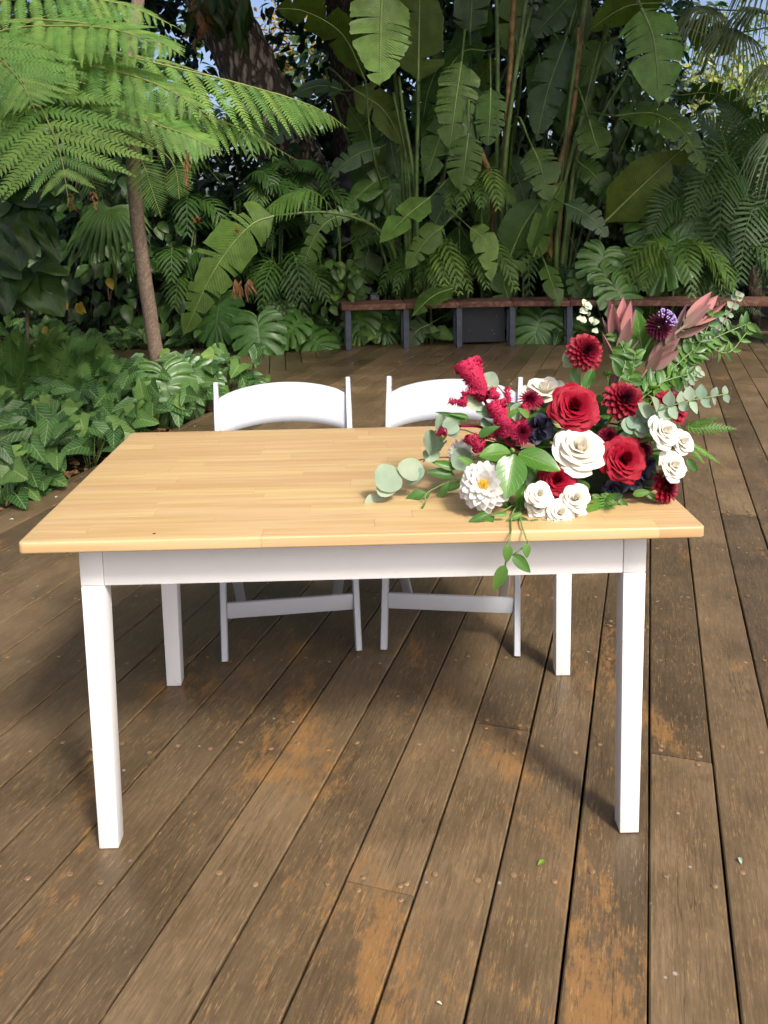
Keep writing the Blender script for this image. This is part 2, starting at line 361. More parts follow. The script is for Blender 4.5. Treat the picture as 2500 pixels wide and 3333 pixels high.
M['lime'] = leafmat('lime sunlit leaf', (0.22, 0.34, 0.03), None, rough=0.5, trans=0.3, var=0.2, bstr=0, blotch=0.3)
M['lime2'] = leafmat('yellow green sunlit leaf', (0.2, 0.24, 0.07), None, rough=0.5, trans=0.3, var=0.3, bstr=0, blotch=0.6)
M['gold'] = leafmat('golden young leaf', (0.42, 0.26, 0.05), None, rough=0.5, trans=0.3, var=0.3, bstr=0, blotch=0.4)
M['yellow'] = leafmat('yellowed leaf', (0.38, 0.27, 0.03), None, rough=0.5, trans=0.3, var=0.2, bstr=0)
M['brown'] = leafmat('dead brown leaf', (0.23, 0.12, 0.05), None, rough=0.7, trans=0.15, var=0.3, bstr=0)
M['orange'] = plain('orange seed stalk', (0.3, 0.075, 0.015), 0.5)
M['rock'] = plain('dark boulder', (0.05, 0.055, 0.062), 0.8, 0.3, 5, 0.5, 0.6)
# flower materials
M['rose_red'] = petalmat('red rose petal', (0.05, 0.001, 0.004), (0.31, 0.002, 0.018), 0.6, 0.1, p=(0.35, 1.0))  # dark petal base puts the inner shading of the bloom into the colour
M['rose_white'] = petalmat('cream white rose petal', (0.80, 0.64, 0.38), (0.84, 0.79, 0.66), 0.5, 0.2, 0.05, p=(-0.05, 0.7))
M['rose_white2'] = petalmat('white spray rose petal', (0.80, 0.67, 0.40), (0.84, 0.80, 0.69), 0.5, 0.2, 0.05, p=(-0.05, 0.65))
M['dahlia_red'] = petalmat('burgundy dahlia petal', (0.05, 0.002, 0.012), (0.27, 0.008, 0.022), 0.5, 0.12, 0.2, p=(0.1, 0.75))
M['dahlia_white'] = petalmat('white dahlia petal', (0.75, 0.66, 0.32), (0.77, 0.75, 0.70), 0.5, 0.25, 0.05, p=(0.05, 0.3))
M['mum'] = petalmat('wine chrysanthemum petal', (0.10, 0.002, 0.018), (0.33, 0.012, 0.05), 0.5, 0.12, 0.2)
M['celosia'] = petalmat('crimson plume', (0.22, 0.003, 0.03), (0.62, 0.03, 0.1), 0.6, 0.2, 0.25)
M['navy'] = petalmat('blackish navy petal', (0.012, 0.010, 0.022), (0.035, 0.036, 0.065), 0.5, 0.05, 0.25)
M['scab'] = petalmat('dark plum scabiosa', (0.035, 0.002, 0.012), (0.11, 0.006, 0.03), 0.55, 0.1, 0.3)
M['lilac'] = plain('lilac stamen', (0.45, 0.3, 0.65), 0.5)
M['leuca'] = petalmat('dusky pink bract', (0.2, 0.17, 0.11), (0.34, 0.185, 0.17), 0.5, 0.15, 0.1, p=(-0.1, 0.7))
M['leuca_p'] = petalmat('rosy bract', (0.33, 0.21, 0.16), (0.5, 0.215, 0.205), 0.5, 0.15, 0.1, p=(-0.1, 0.7))
M['euc'] = leafmat('silver dollar eucalyptus', (0.27, 0.36, 0.26), (0.33, 0.42, 0.30), 7, 0.04, 0.4, rough=0.6, trans=0.2, var=0.15, bstr=0.05, vstr=0.3, spec=0.2, mid=0.03)
M['euc_w'] = leafmat('pale eucalyptus', (0.55, 0.62, 0.48), None, rough=0.6, trans=0.2, var=0.1, bstr=0)
M['euc_stem'] = plain('tan twig', (0.3, 0.17, 0.08), 0.6)
M['ruscus'] = leafmat('ruscus leaf', (0.07, 0.165, 0.03), (0.12, 0.22, 0.06), 5, 0.05, 0.7, rough=0.35, trans=0.2, var=0.3, bstr=0.15, vstr=0.3)
M['camellia'] = leafmat('glossy camellia leaf', (0.06, 0.17, 0.02), (0.28, 0.40, 0.1), 7, 0.05, 0.35, rough=0.25, trans=0.15, var=0.12, bstr=0.35, vstr=0.55, mid=0.035, spec=0.55)
M['fernlet'] = leafmat('leather fern', (0.10, 0.24, 0.02), None, rough=0.45, trans=0.3, var=0.15, bstr=0)
M['stemg'] = plain('flower stem green', (0.16, 0.25, 0.07), 0.5)
M['yolk'] = plain('yellow disc', (0.72, 0.48, 0.06), 0.6)
M['foam'] = plain('dark green floral foam', (0.015, 0.03, 0.014), 0.8)
g_ = NT('clear tube'); M['glass'] = g_.fin(g_.bsdf((0.75, 0.8, 0.82), 0.08, 0.5, None, 0.0, Transmission_Weight=0.85, IOR=1.2))
#==SECTIONS==
# ------------------------------------------------------------------ ground and deck
gnd = MB(); n = 60
xs = [-150+i*5 for i in range(61)]
for i in range(61):
    for j in range(61):
        x, y = -150+i*5.0, -60+j*5.0
        gnd.v.append((x, y, -0.14+0.03*noise.noise(Vector((x*0.3, y*0.3, 0))))); gnd.uv.append((0, 0))
gnd.f = [(i*61+j, (i+1)*61+j, (i+1)*61+j+1, i*61+j+1) for i in range(60) for j in range(60)]; gnd.mi = [0]*len(gnd.f)
tag(gnd.build('ground', M['soil']), kind='structure')
# raised soil of the left bed and of the bed behind the bench
def bed(name, poly, z, amp=0.05):
    bm = bmesh.new(); vs = [bm.verts.new((x, y, z)) for x, y in poly]; f = bm.faces.new(vs)
    bmesh.ops.triangulate(bm, faces=[f]); bmesh.ops.subdivide_edges(bm, edges=bm.edges[:], cuts=5, use_grid_fill=True)
    for v in bm.verts: v.co.z += amp*noise.noise(v.co*1.7)
    me = bpy.data.meshes.new(name); bm.to_mesh(me); bm.free(); me.materials.append(M['soil'])
    return tag(ob(name, me), kind='structure')

ANG = 0.317; CA, SA = math.cos(ANG), math.sin(ANG); PIT = 0.1537; VOFF = 0.5967
def uv2w(u, v): return Vector((v*CA+u*SA, -v*SA+u*CA, 0))      # deck frame: u along boards, v across
deck = thing('timber_deck', None, None); tag(deck, kind='structure')
for k in ('label', 'category'):
    if k in deck: del deck[k]
GAP = 0.0048
def board(u0, u1, v0, v1, ang, org, mat):
    L = u1-u0; W = v1-v0; dz = R(-0.0015, 0.0015); b = 0.003
    h = L/2; q = W/2
    V = []; nseg = max(1, int(L/0.5))
    for i in range(nseg+1):
        x = -h+L*i/nseg
        j0 = R(-0.0012, 0.0012); j1 = R(-0.0012, 0.0012)
        V += [(x, -q+j0, -0.03), (x, -q+j0, -b), (x, -q+b+j0, 0), (x, q-b+j1, 0), (x, q+j1, -b), (x, q+j1, -0.03)]
    F = [(i*6+k, i*6+6+k, i*6+7+k, i*6+1+k) for i in range(nseg) for k in range(5)]
    F = [tuple(reversed(f)) for f in F]
    e = nseg*6; F += [(5, 4, 3, 2, 1, 0)[::-1], tuple(e+k for k in range(6))[::-1]]
    me = mk('board', V, F, mat, None, False)
    c = org((u0+u1)/2, (v0+v1)/2)
    return ob('board', me, deck, Matrix.Translation((c.x, c.y, dz)) @ Matrix.Rotation(math.pi/2-ang, 4, 'Z'))
screws = MB()
def screw(p):
    r = R(0.005, 0.0062); V = [(p.x, p.y, 0.0012)]; n = 8
    for k in range(n): a = k*2*math.pi/n; V.append((p.x+r*math.cos(a), p.y+r*math.sin(a), 0.003))
    for k in range(n): a = k*2*math.pi/n; V.append((p.x+r*1.25*math.cos(a), p.y+r*1.25*math.sin(a), 0.0016))
    screws.add(V, [(0, 1+k, 1+(k+1) % n) for k in range(n)]+[(1+k, 9+k, 9+(k+1) % n, 1+(k+1) % n) for k in range(n)])
def uat(v, y): return (y+v*SA)/CA                               # u where the board line at v meets world y
# butt joints seen in the photograph: (row, u) from pixel
def w2uv(p): return (p.x*SA+p.y*CA, p.x*CA-p.y*SA)
JO = [w2uv(gp(*p)) for p in ((1135, 2870), (1300, 2915), (1610, 2362), (1690, 2375), (2140, 2455), (2270, 2480), (1250, 2895))]
for r in range(-32, 20):
    v1 = VOFF-r*PIT; v0 = v1-PIT; vm = (v0+v1)/2
    if vm < -2.33: break
    ua = uat(vm, -2.6); ub = uat(vm, 7.4)
    cuts = [u for (u, v) in JO if v0 < v < v1]
    cuts = cuts[:1]
    c = (cuts[0] if cuts else ua+R(1.0, 3.4))
    while c+2.3 < ub-0.6: c += R(2.3, 4.0); cuts.append(c)
    edges = [ua]+sorted(cuts if cuts else [])+[ub]
    for a, b in zip(edges[:-1], edges[1:]):
        if b-a > 0.05: board(a+0.0012, b-0.0012, v0+GAP/2, v1-GAP/2, ANG, uv2w, M['deck'])
    k = 0
    jy = [-0.62+0.46*i for i in range(-4, 18)]                  # joists run across at a skew: screws in pairs
    for i, jv in enumerate(jy):
        u = jv+0.27*vm+0.05
        for s in (0.22, 0.80):
            p = uv2w(u+R(-0.012, 0.012), v0+PIT*s+R(-0.008, 0.008))
            if -2.2 < p.y < 5.5 and R(0, 1) < 0.93: screw(p)
    for cu in edges[1:-1]:
        for s in (0.2, 0.8):
            for e in (-0.018, 0.018): screw(uv2w(cu+e, v0+PIT*s+R(-0.006, 0.006)))
so_ = screws.build('screws', M['screw'], deck); so_['kind'] = 'stuff'
# second deck section, back left, boards at another angle
A2 = -0.102
def o2(u, v): return Vector((v*math.cos(A2)+u*math.sin(A2), -v*math.sin(A2)+u*math.cos(A2), 0))
for r in range(-6, 26):
    v1 = -0.14+0.02-r*0.1475; v0 = v1-0.1475; vm = (v0+v1)/2
    def ins(u):
        p = o2(u, vm); return (p.x*CA-p.y*SA) < -2.40 and (p.y > 5.25 or (p.y > 4.2 and p.x > -1.3)) and p.y < 7.1
    us = [i*0.02 for i in range(200, 400) if ins(i*0.02)]
    if len(us) > 10: board(us[0], us[-1], v0+0.003, v1-0.003, A2, o2, M['deck_far'])
# header board along the joint of the two sections
board(uat(-2.36, 5.2), uat(-2.36, 7.3), -2.325-0.145, -2.327, ANG, uv2w, M['deck_far'])
# timber edge of the bed
board(uat(-2.36, -2.6), uat(-2.36, 5.2)-0.003, -2.375, -2.327, ANG, uv2w, M['deck'])
bed('garden_bed', [tuple(uv2w(uat(-2.40, y), -2.40)[:2]) for y in (-1.0, 5.2)]+[(-6, 5.2), (-6, -1.0)], -0.04)
bed('garden_border', [(-9, 7.0), (9, 7.0), (9, 13), (-9, 13)], -0.03, 0.06)

# ------------------------------------------------------------------ bench
BP = [(-0.24, 6.70), (0.40, 6.74), (0.93, 6.765), (1.46, 6.765), (2.02, 6.72), (2.62, 6.62), (3.40, 6.47), (4.30, 6.30), (5.2, 6.1)]
bench = thing('curved_bench', 'long low bench of reddish brown planks on dark steel posts below the plants', 'bench', (2, 6.9, 0))
def seg_box(a, b, y0, y1, z0, z1, e=0.002):
    a = Vector((a[0], a[1], 0)); b = Vector((b[0], b[1], 0)); d = (b-a).normalized(); nrm = Vector((-d.y, d.x, 0)); a = a+d*e; b = b-d*e
    def f(bm): hexa(bm, [tuple(a+nrm*y0+UP*z0), tuple(b+nrm*y0+UP*z0), tuple(b+nrm*y1+UP*z0), tuple(a+nrm*y1+UP*z0), tuple(a+nrm*y0+UP*z1), tuple(b+nrm*y0+UP*z1), tuple(b+nrm*y1+UP*z1), tuple(a+nrm*y1+UP*z1)])
    return f
for a, b in zip(BP[:-1], BP[1:]):
    for j in range(3):
        bevel_obj('seat_plank', seg_box(a, b, j*0.135, j*0.135+0.13, 0.408, 0.462+R(-0.001, 0.001)), M['bench'], bench, 0.004, 2)
for i, p in enumerate(BP):
    q = BP[min(i+1, len(BP)-1)]; o = BP[max(i-1, 0)]
    d = Vector((q[0]-o[0], q[1]-o[1], 0)).normalized(); nrm = Vector((-d.y, d.x, 0)); c = Vector((p[0], p[1], 0))+d*(0.065 if i == 0 else 0)
    rz = math.atan2(d.y, d.x)
    for yy in (0.035, 0.30):
        bevel_obj('post', boxb(-0.03, 0.03, 0, 0.06, 0, 0.407), M['steel'], bench, 0.004, 1, Matrix.Translation(c+nrm*yy) @ Matrix.Rotation(rz, 4, 'Z'))
    bevel_obj('bracket', boxb(-0.025, 0.025, 0.0, 0.198, 0.355, 0.405), M['steel'], bench, 0.003, 1, Matrix.Translation(c+nrm*0.0985) @ Matrix.Rotation(rz, 4, 'Z'))
pan = bevel_obj('access_panel', boxb(0.97, 1.41, 6.95, 6.965, 0.03, 0.405), M['panel'], bench, 0.002, 1)
tag(pan, 'black panel with bolt heads under the bench')
for (x, z) in ((1.05, 0.30), (1.28, 0.30), (1.32, 0.30), (1.05, 0.15), (1.28, 0.15), (1.3, 0.115)):
    b = MB(); b.tube([(x, 6.9505, z), (x, 6.944, z)], 0.006, 8); b.build('bolt', M['screw'], pan, True)
tubep = MB(); tb = D(810, 690, 7.35)
for rr, mi in ((0.045, 0),): tubep.tube([(tb.x, 7.35, 0.0), (tb.x, 7.35, 0.50)], rr, 20, 0)
tubep.tube([(tb.x, 7.35, 0.50), (tb.x, 7.35, 0.515)], 0.047, 20, 1)
o = tubep.build('bollard', [M['glass'], M['steel']]); tag(o, 'clear upright tube behind the left end of the bench', 'bollard')

# ------------------------------------------------------------------ table
TW, TD0, TD1, TZ, TT = 0.6994, -0.0806, 0.788, 0.75, 0.0245
HW, DL, LT, LB, AP = 0.6054, 0.7077, 0.049, 0.0432, 0.1068
table = thing('dining_table', 'table with honey pine top and white painted legs and apron', 'table', (0, 0.35, 0))
# slab with rounded corners and soft edges, then sawn into staves
bm = bmesh.new(); rc = 0.012; N = 6; ring = []
for cx, cy, a0 in ((TW-rc, TD1-rc, 0), (-TW+rc, TD1-rc, 90), (-TW+rc, TD0+rc, 180), (TW-rc, TD0+rc, 270)):
    for i in range(N+1):
        a = math.radians(a0+90*i/N); ring.append((cx, cy, a))
prof = []
er = 0.0045
for i in range(5): a = math.radians(90*i/4); prof.append((-er+er*math.sin(math.radians(90)-a), TZ-er+er*math.sin(a)))
prof = [(-er+er*math.cos(math.radians(90*i/4)), TZ-er+er*math.sin(math.radians(90*i/4))) for i in range(5)]
prof = [(-er+er*math.cos(math.radians(-90+90*i/4)), TZ-TT+er+er*math.sin(math.radians(-90+90*i/4))) for i in range(5)]+prof
rows = []
for dr, z in prof:
    rows.append([bm.verts.new((cx+(rc+dr)*math.cos(a), cy+(rc+dr)*math.sin(a), z)) for cx, cy, a in ring])
nr = len(ring)
for a, b in zip(rows[:-1], rows[1:]):
    for k in range(nr): bm.faces.new((a[k], a[(k+1) % nr], b[(k+1) % nr], b[k]))
bm.faces.new(rows[-1]); bm.faces.new(list(reversed(rows[0])))
bmesh.ops.recalc_face_normals(bm, faces=bm.faces[:])
slab = bpy.data.meshes.new('slab'); bm.to_mesh(slab); bm.free()
top = bpy.data.objects.new('tabletop', None); link(top, table, Matrix.Translation((0, 0.35, TZ)))
NS = 19; sw = (TD1-TD0)/NS; JG = 0.00022
def sawn(x0, x1, y0, y1):
    b = bmesh.new(); b.from_mesh(slab)
    for co, no in (((x0, 0, 0), (-1, 0, 0)), ((x1, 0, 0), (1, 0, 0)), ((0, y0, 0), (0, -1, 0)), ((0, y1, 0), (0, 1, 0))):
        if abs(co[0]) > TW or co[1] < TD0-0.001 or co[1] > TD1+0.001: continue
        r = bmesh.ops.bisect_plane(b, geom=b.verts[:]+b.edges[:]+b.faces[:], plane_co=co, plane_no=no, clear_outer=True)
        e = [x for x in r['geom_cut'] if isinstance(x, bmesh.types.BMEdge)]
        if e: bmesh.ops.holes_fill(b, edges=e)
    cx, cy = (x0+x1)/2, (y0+y1)/2
    bmesh.ops.translate(b, verts=b.verts[:], vec=(-cx, -cy, -TZ))
    me = bpy.data.meshes.new('stave'); b.to_mesh(me); b.free(); me.materials.append(M['pine'])
    me.polygons.foreach_set('use_smooth', np.ones(len(me.polygons), dtype=bool)); me.set_sharp_from_angle(angle=math.radians(35))
    ob('stave', me, top, Matrix.Translation((cx, cy, TZ+R(-0.00008, 0.00008))))
for i in range(NS):
    y0 = TD0+i*sw; y1 = y0+sw; x = -TW-R(0, 0.4); xs = []
    while x < TW:
        x += R(0.3, 0.62)
        if -TW+0.06 < x < TW-0.06: xs.append(x)
    xs = [-TW-0.01]+xs+[TW+0.01]
    for a, b in zip(xs[:-1], xs[1:]):
        sawn(a+JG, b-JG, y0+(JG if i else -0.01), y1-(JG if i < NS-1 else -0.01))
kn = MB(); kp = gp(502, 1737, TZ)
kn.tube([(kp.x, kp.y, TZ-0.001), (kp.x, kp.y, TZ+0.0005)], 0.0032, 9); tag(kn.build('knot', M['bark_dark'], top), 'tiny dark knot in the pine')
# legs, corner blocks, aprons
za = TZ-TT-AP; zt = TZ-TT-0.0005
for sx in (-1, 1):
    for yb, sy in ((0, 1), (DL, -1)):
        xo = sx*HW
        def leg(bm, xo=xo, sx=sx, yb=yb, sy=sy):
            def q(w, z):
                xa, xb = sorted((xo, xo-sx*w)); ya, yb2 = sorted((yb, yb+sy*w)); return [(xa, ya, z), (xb, ya, z), (xb, yb2, z), (xa, yb2, z)]
            hexa(bm, q(LB, 0.001)+q(LT, za-0.0006))
        l = bevel_obj('leg', leg, M['white'], table, 0.0022, 2)
        def blk(bm, xo=xo, sx=sx, yb=yb, sy=sy):
            xa, xb = sorted((xo, xo-sx*LT)); ya, yb2 = sorted((yb, yb+sy*LT)); boxb(xa, xb, ya, yb2, za+0.0006, zt)(bm)
        bevel_obj('corner_block', blk, M['white'], l, 0.0018, 2)
bevel_obj('apron', boxb(-HW+LT+0.0008, HW-LT-0.0008, 0.0015, 0.02, za, zt), M['white'], table, 0.0012, 2)
bevel_obj('apron', boxb(-HW+LT+0.0008, HW-LT-0.0008, DL-0.02, DL-0.0015, za, zt), M['white'], table, 0.0012, 2)
for s in (-1, 1):
    xa, xb = sorted((s*(HW-0.0015), s*(HW-0.02)))
    bevel_obj('apron', boxb(xa, xb, LT+0.0008, DL-LT-0.0008, za, zt), M['white'], table, 0.0012, 2)

# ------------------------------------------------------------------ folding chairs
def bar(p0, p1, hx, hy, up=(0, 1, 0)):
    """square bar from p0 to p1, half sizes hx (sideways) and hy"""
    p0 = Vector(p0); p1 = Vector(p1); t = (p1-p0).normalized(); x = Vector((1, 0, 0)); x = (x-t*x.dot(t)).normalized(); y = t.cross(x)
    def f(bm):
        c = []
        for p in (p0, p1): c += [tuple(p+x*a*hx+y*b*hy) for a, b in ((-1, -1), (1, -1), (1, 1), (-1, 1))]
        hexa(bm, c)
    return f
def chair(label, loc, rz):
    t = thing('folding_chair', label, 'chair', loc, rz, 'white folding chairs behind the table')
    W = WM[t.name]
    F0, T0 = 0.2115, 0.228; yt, zt_ = 0.385, 0.815
    for s in (-1, 1):
        # upright: front foot to top of back, slightly bowed
        pts = [(s*F0, 0, 0.002), (s*(F0+0.004), 0.17, 0.40), (s*T0, yt, zt_)]
        P = crv(pts, 9); mb = MB(); V = []; F = []
        for i, p in enumerate(P):
            tn = (P[min(i+1, 8)]-P[max(i-1, 0)]).normalized(); yv = tn.cross(Vector((1, 0, 0))).normalized(); hx = 0.0105; hy = 0.019
            if i == 8: hx *= 0.8; hy *= 0.75
            for a, b in ((-1, -0.72), (-0.72, -1), (0.72, -1), (1, -0.72), (1, 0.72), (0.72, 1), (-0.72, 1), (-1, 0.72)):
                V.append(tuple(p+Vector((1, 0, 0))*a*hx+yv*b*hy))
        F = [(i*8+k, i*8+(k+1) % 8, i*8+8+(k+1) % 8, i*8+8+k) for i in range(8) for k in range(8)]+[tuple(range(7, -1, -1)), tuple(range(64, 72))]
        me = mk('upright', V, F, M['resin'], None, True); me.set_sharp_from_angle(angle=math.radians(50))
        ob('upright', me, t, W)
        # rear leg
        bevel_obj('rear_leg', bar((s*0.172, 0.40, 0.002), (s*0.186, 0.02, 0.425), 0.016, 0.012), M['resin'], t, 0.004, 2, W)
        mbp = MB(); mbp.tube([(s*(T0-0.012), yt-0.018, zt_-0.03), (s*(T0-0.012), yt-0.022, zt_-0.03)], 0.003, 8); mbp.build('pin', M['steel'], t, True, W)
    # curved back panel
    V = []; F = []; nu, nz_ = 17, 6; mb = MB()
    def bp(a, zz, off):
        f = 1-a*a
        zl = 0.646+0.033*f**0.8; zu = 0.768+0.038*f**0.75
        z = zl+(zu-zl)*zz
        y = yt*(z/zt_)**1.0+0.028*f+off; x = a*(T0-0.0115)
        return (x, y, z)
    for side, off in ((0, -0.006), (1, 0.006)):
        for j in range(nz_):
            for i in range(nu): V.append(bp(-1+2*i/(nu-1), j/(nz_-1), off*(0.55 if j in (0, nz_-1) else 1)))
    o = nu*nz_
    for j in range(nz_-1):
        for i in range(nu-1):
            a = j*nu+i; F.append((a, a+1, a+nu+1, a+nu)); F.append((o+a+nu, o+a+nu+1, o+a+1, o+a))
    for i in range(nu-1):
        F.append((o+i, o+i+1, i+1, i)); b = (nz_-1)*nu+i; F.append((b, b+1, o+b+1, o+b))
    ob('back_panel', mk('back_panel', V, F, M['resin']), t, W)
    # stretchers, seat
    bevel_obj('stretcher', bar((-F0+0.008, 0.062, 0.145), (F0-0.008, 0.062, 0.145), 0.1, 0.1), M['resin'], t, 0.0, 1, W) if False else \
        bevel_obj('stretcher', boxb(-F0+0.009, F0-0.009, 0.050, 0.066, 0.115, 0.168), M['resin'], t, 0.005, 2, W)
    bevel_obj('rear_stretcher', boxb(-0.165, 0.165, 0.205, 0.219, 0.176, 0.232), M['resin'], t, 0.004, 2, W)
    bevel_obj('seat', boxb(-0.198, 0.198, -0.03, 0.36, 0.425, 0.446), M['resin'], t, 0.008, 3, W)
    return t
chair('white folding chair behind the left half of the table', (-0.2435, 0.8245, 0), math.radians(6.3))
chair('white folding chair partly hidden behind the flowers', (0.2565, 0.8185, 0), math.radians(-8.5))
# ------------------------------------------------------------------ leaf shapes (base at origin, along +Y, face +Z)
def P_leaf(shape, nl=8, nw=2, fold=0.12, droop=0.2, wave=0.0, t0=0.0):
    V = []; U = []; F = []
    for i in range(nl+1):
        t = i/nl; w_ = max(shape(t), 0.004)
        for j in range(-nw, nw+1):
            s = j/nw
            V.append((w_*s, t, fold*abs(s)*w_*2-droop*t*t+wave*math.sin(t*9+s*3)*abs(s)*w_)); U.append((s*0.5+0.5, t))
    c = 2*nw+1
    for i in range(nl):
        for j in range(2*nw): F.append((i*c+j, i*c+j+1, i*c+c+j+1, i*c+c+j))
    return (np.array(V), F, U)
ov = lambda wd, p=0.8: (lambda t: wd*(math.sin(math.pi*min(1, t**p))**0.8) if 0 < t < 1 else 0.0)
L_OV = P_leaf(ov(0.26), 8, 2, 0.15, 0.22, 0.15)
L_LAN = P_leaf(ov(0.14), 7, 1, 0.2, 0.25)
L_CARD = P_leaf(ov(0.24), 3, 1, 0.15, 0.2)
L_BIG = P_leaf(ov(0.31, 0.85), 10, 3, 0.12, 0.3, 0.25)
def P_arrow():
    V = []; U = []; F = []; rows = [-0.36, -0.31, -0.22, -0.1, 0.0, 0.12, 0.3, 0.5, 0.7, 0.86, 1.0]
    for s in (-1, 1):
        o = len(V)
        for t in rows:
            if t < 0:
                q = (t+0.36)/0.36; outer = 0.17+0.24*q**0.55; inner = 0.15*(1-q)+0.0
                if t == -0.36: outer = 0.19; inner = 0.13
            else: outer = 0.43*(1-t)**0.62*(1-0.10*math.sin(t*3.1)); inner = 0.0
            for k in range(4):
                f = k/3; x = inner+(max(outer, 0.004)-inner)*f
                V.append((s*x, t, 0.16*x+0.05*math.sin(x*16+t*8)*f*0.6-0.18*max(t, 0)**2-0.25*min(t, 0)**2)); U.append((0.5+s*x/0.84, (t+0.36)/1.36))
        for i in range(len(rows)-1):
            for k in range(3):
                q = (o+i*4+k, o+i*4+k+1, o+i*4+5+k, o+i*4+4+k); F.append(q if s > 0 else q[::-1])
    return (np.array(V), F, U)
L_ARROW = P_arrow()
def P_monstera(seed, nlob=6, deep=0.62):
    rnd = random.Random(seed); V = []; U = []; F = []; n = 54; m = 7
    for s in (-1, 1):
        o = len(V)
        notch = [(i+1)/(nlob+0.6)+rnd.uniform(-0.02, 0.02) for i in range(nlob)]
        dp = [rnd.uniform(deep-0.1, deep+0.12) for _ in notch]
        for i in range(n+1):
            a = i/n                                            # 0 = back lobe, 1 = tip
            t0 = max(0.0, (a-0.16)/0.84)
            ang = math.radians(-150+a*150*0.9+15*a) if a < 0.25 else math.radians(-112+(a-0.25)/0.75*102)
            ang = math.radians(205*(1-a)**1.15)                # vein direction measured from +Y
            ln = 0.52*(0.62+0.5*math.sin(math.pi*min(1, a*0.72+0.16)))*(1.12 if a > 0.85 else 1)
            cut = 1.0
            for q, d in zip(notch, dp):
                e = abs(a-q)/0.011
                if e < 1: cut = min(cut, 1-d*(1-e**3))
                elif e < 2.2: cut = min(cut, 1-0.10*(2.2-e))
            ln *= cut
            for k in range(m):
                f = k/(m-1); r = ln*f
                bend = ang*(1-0.28*f)
                x = r*math.sin(bend); y = t0*0.56+r*math.cos(bend)
                x = max(x, 0.0 if f == 0 else 0.004)
                V.append((s*x, y, 0.10*x-0.22*x*x*1.6-0.2*max(0, y)**2+0.02*math.sin(a*40)*f)); U.append((0.5+s*0.5*f, a))
        for i in range(n):
            for k in range(m-1):
                q = (o+i*m+k, o+i*m+k+1, o+i*m+m+k+1, o+i*m+m+k); F.append(q[::-1] if s > 0 else q)
    return (np.array(V), F, U)
L_MON = [P_monstera(3), P_monstera(11, 7, 0.55), P_monstera(23, 5, 0.68)]
def P_pinna(seed, n=24, w=0.115, lobes=True, droop=0.15):
    """one side branch of a tree fern frond: stalk with toothed leaflets both sides"""
    rnd = random.Random(seed); mb = MB()
    mb.add([(-0.004, 0, 0.002), (0.004, 0, 0.002), (0.0015, 1, 0.002-droop), (-0.0015, 1, 0.002-droop), (-0.003, 0.5, 0.002-droop*0.25), (0.003, 0.5, 0.002-droop*0.25)],
           [(0, 1, 5, 4), (4, 5, 2, 3)], mi=1)
    for i in range(n):
        t = 0.03+0.95*(i/(n-1)); ln = w*(math.sin(math.pi*min(1, (t*0.75+0.22)))**0.9)*(1-0.55*t**3)*rnd.uniform(0.92, 1.06); bw = 0.95/n*0.40
        for s in (-1, 1):
            a = math.radians(68-22*t+rnd.uniform(-4, 4)); dx, dy = s*math.sin(a), math.cos(a); px, py = -dy*s, dx*s
            z0 = -droop*t*t; V = []; rows = 5
            for k in range(rows+1):
                f = k/rows; r = ln*f; hw = bw*(1-f**1.8)*(1.0 if not lobes or k % 2 == 0 else 1.0)+0.0006
                cx = dx*r; cy = t+dy*r+0.012*f*f; cz = z0-0.22*ln*f*f+0.02*ln*f
                V += [(cx-px*hw, cy-py*hw, cz-0.15*hw), (cx, cy, cz+0.12*hw), (cx+px*hw, cy+py*hw, cz-0.15*hw)]
            if lobes:
                for k in range(1, rows):                         # toothed margin
                    sgn = 1.25 if k % 2 else 0.72
                    c = V[k*3+1]
                    for j in (0, 2):
                        p = V[k*3+j]; V[k*3+j] = (c[0]+(p[0]-c[0])*sgn, c[1]+(p[1]-c[1])*sgn, p[2])
            F = []
            for k in range(rows):
                for j in range(2):
                    q = (k*3+j, k*3+j+1, k*3+3+j+1, k*3+3+j); F.append(q if s < 0 else q[::-1])
            mb.add(V, F)
    return mb
PINNA = []
for sd_ in (1, 2, 3):
    p_ = P_pinna(sd_, 20, 0.135); PINNA.append(mk('pinna', p_.v, p_.f, [M['fern'], M['fern_rachis']], p_.uv, True, p_.mi))
PINNA_F = []
for sd_ in (4, 5):
    p_ = P_pinna(sd_, 20, 0.15, False, 0.1); PINNA_F.append(mk('pinna', p_.v, p_.f, [M['fern'], M['fern_rachis']], p_.uv, True, p_.mi))

def pmesh(P, mat, name='leaf'): return mk(name, P[0], P[1], mat, P[2])
ME = {}
for nm, P, mt in (('syng', L_ARROW, 'syng'), ('syng_l', L_ARROW, 'syng_l'), ('mon0', L_MON[0], 'monstera'), ('mon1', L_MON[1], 'monstera'), ('mon2', L_MON[2], 'monstera'),
                  ('big', L_BIG, 'broad'), ('ovs', L_OV, 'shrub2'), ('ovb', L_OV, 'broad'), ('yel', L_OV, 'yellow'), ('brn', L_OV, 'brown')):
    ME[nm] = pmesh(P, M[mt])

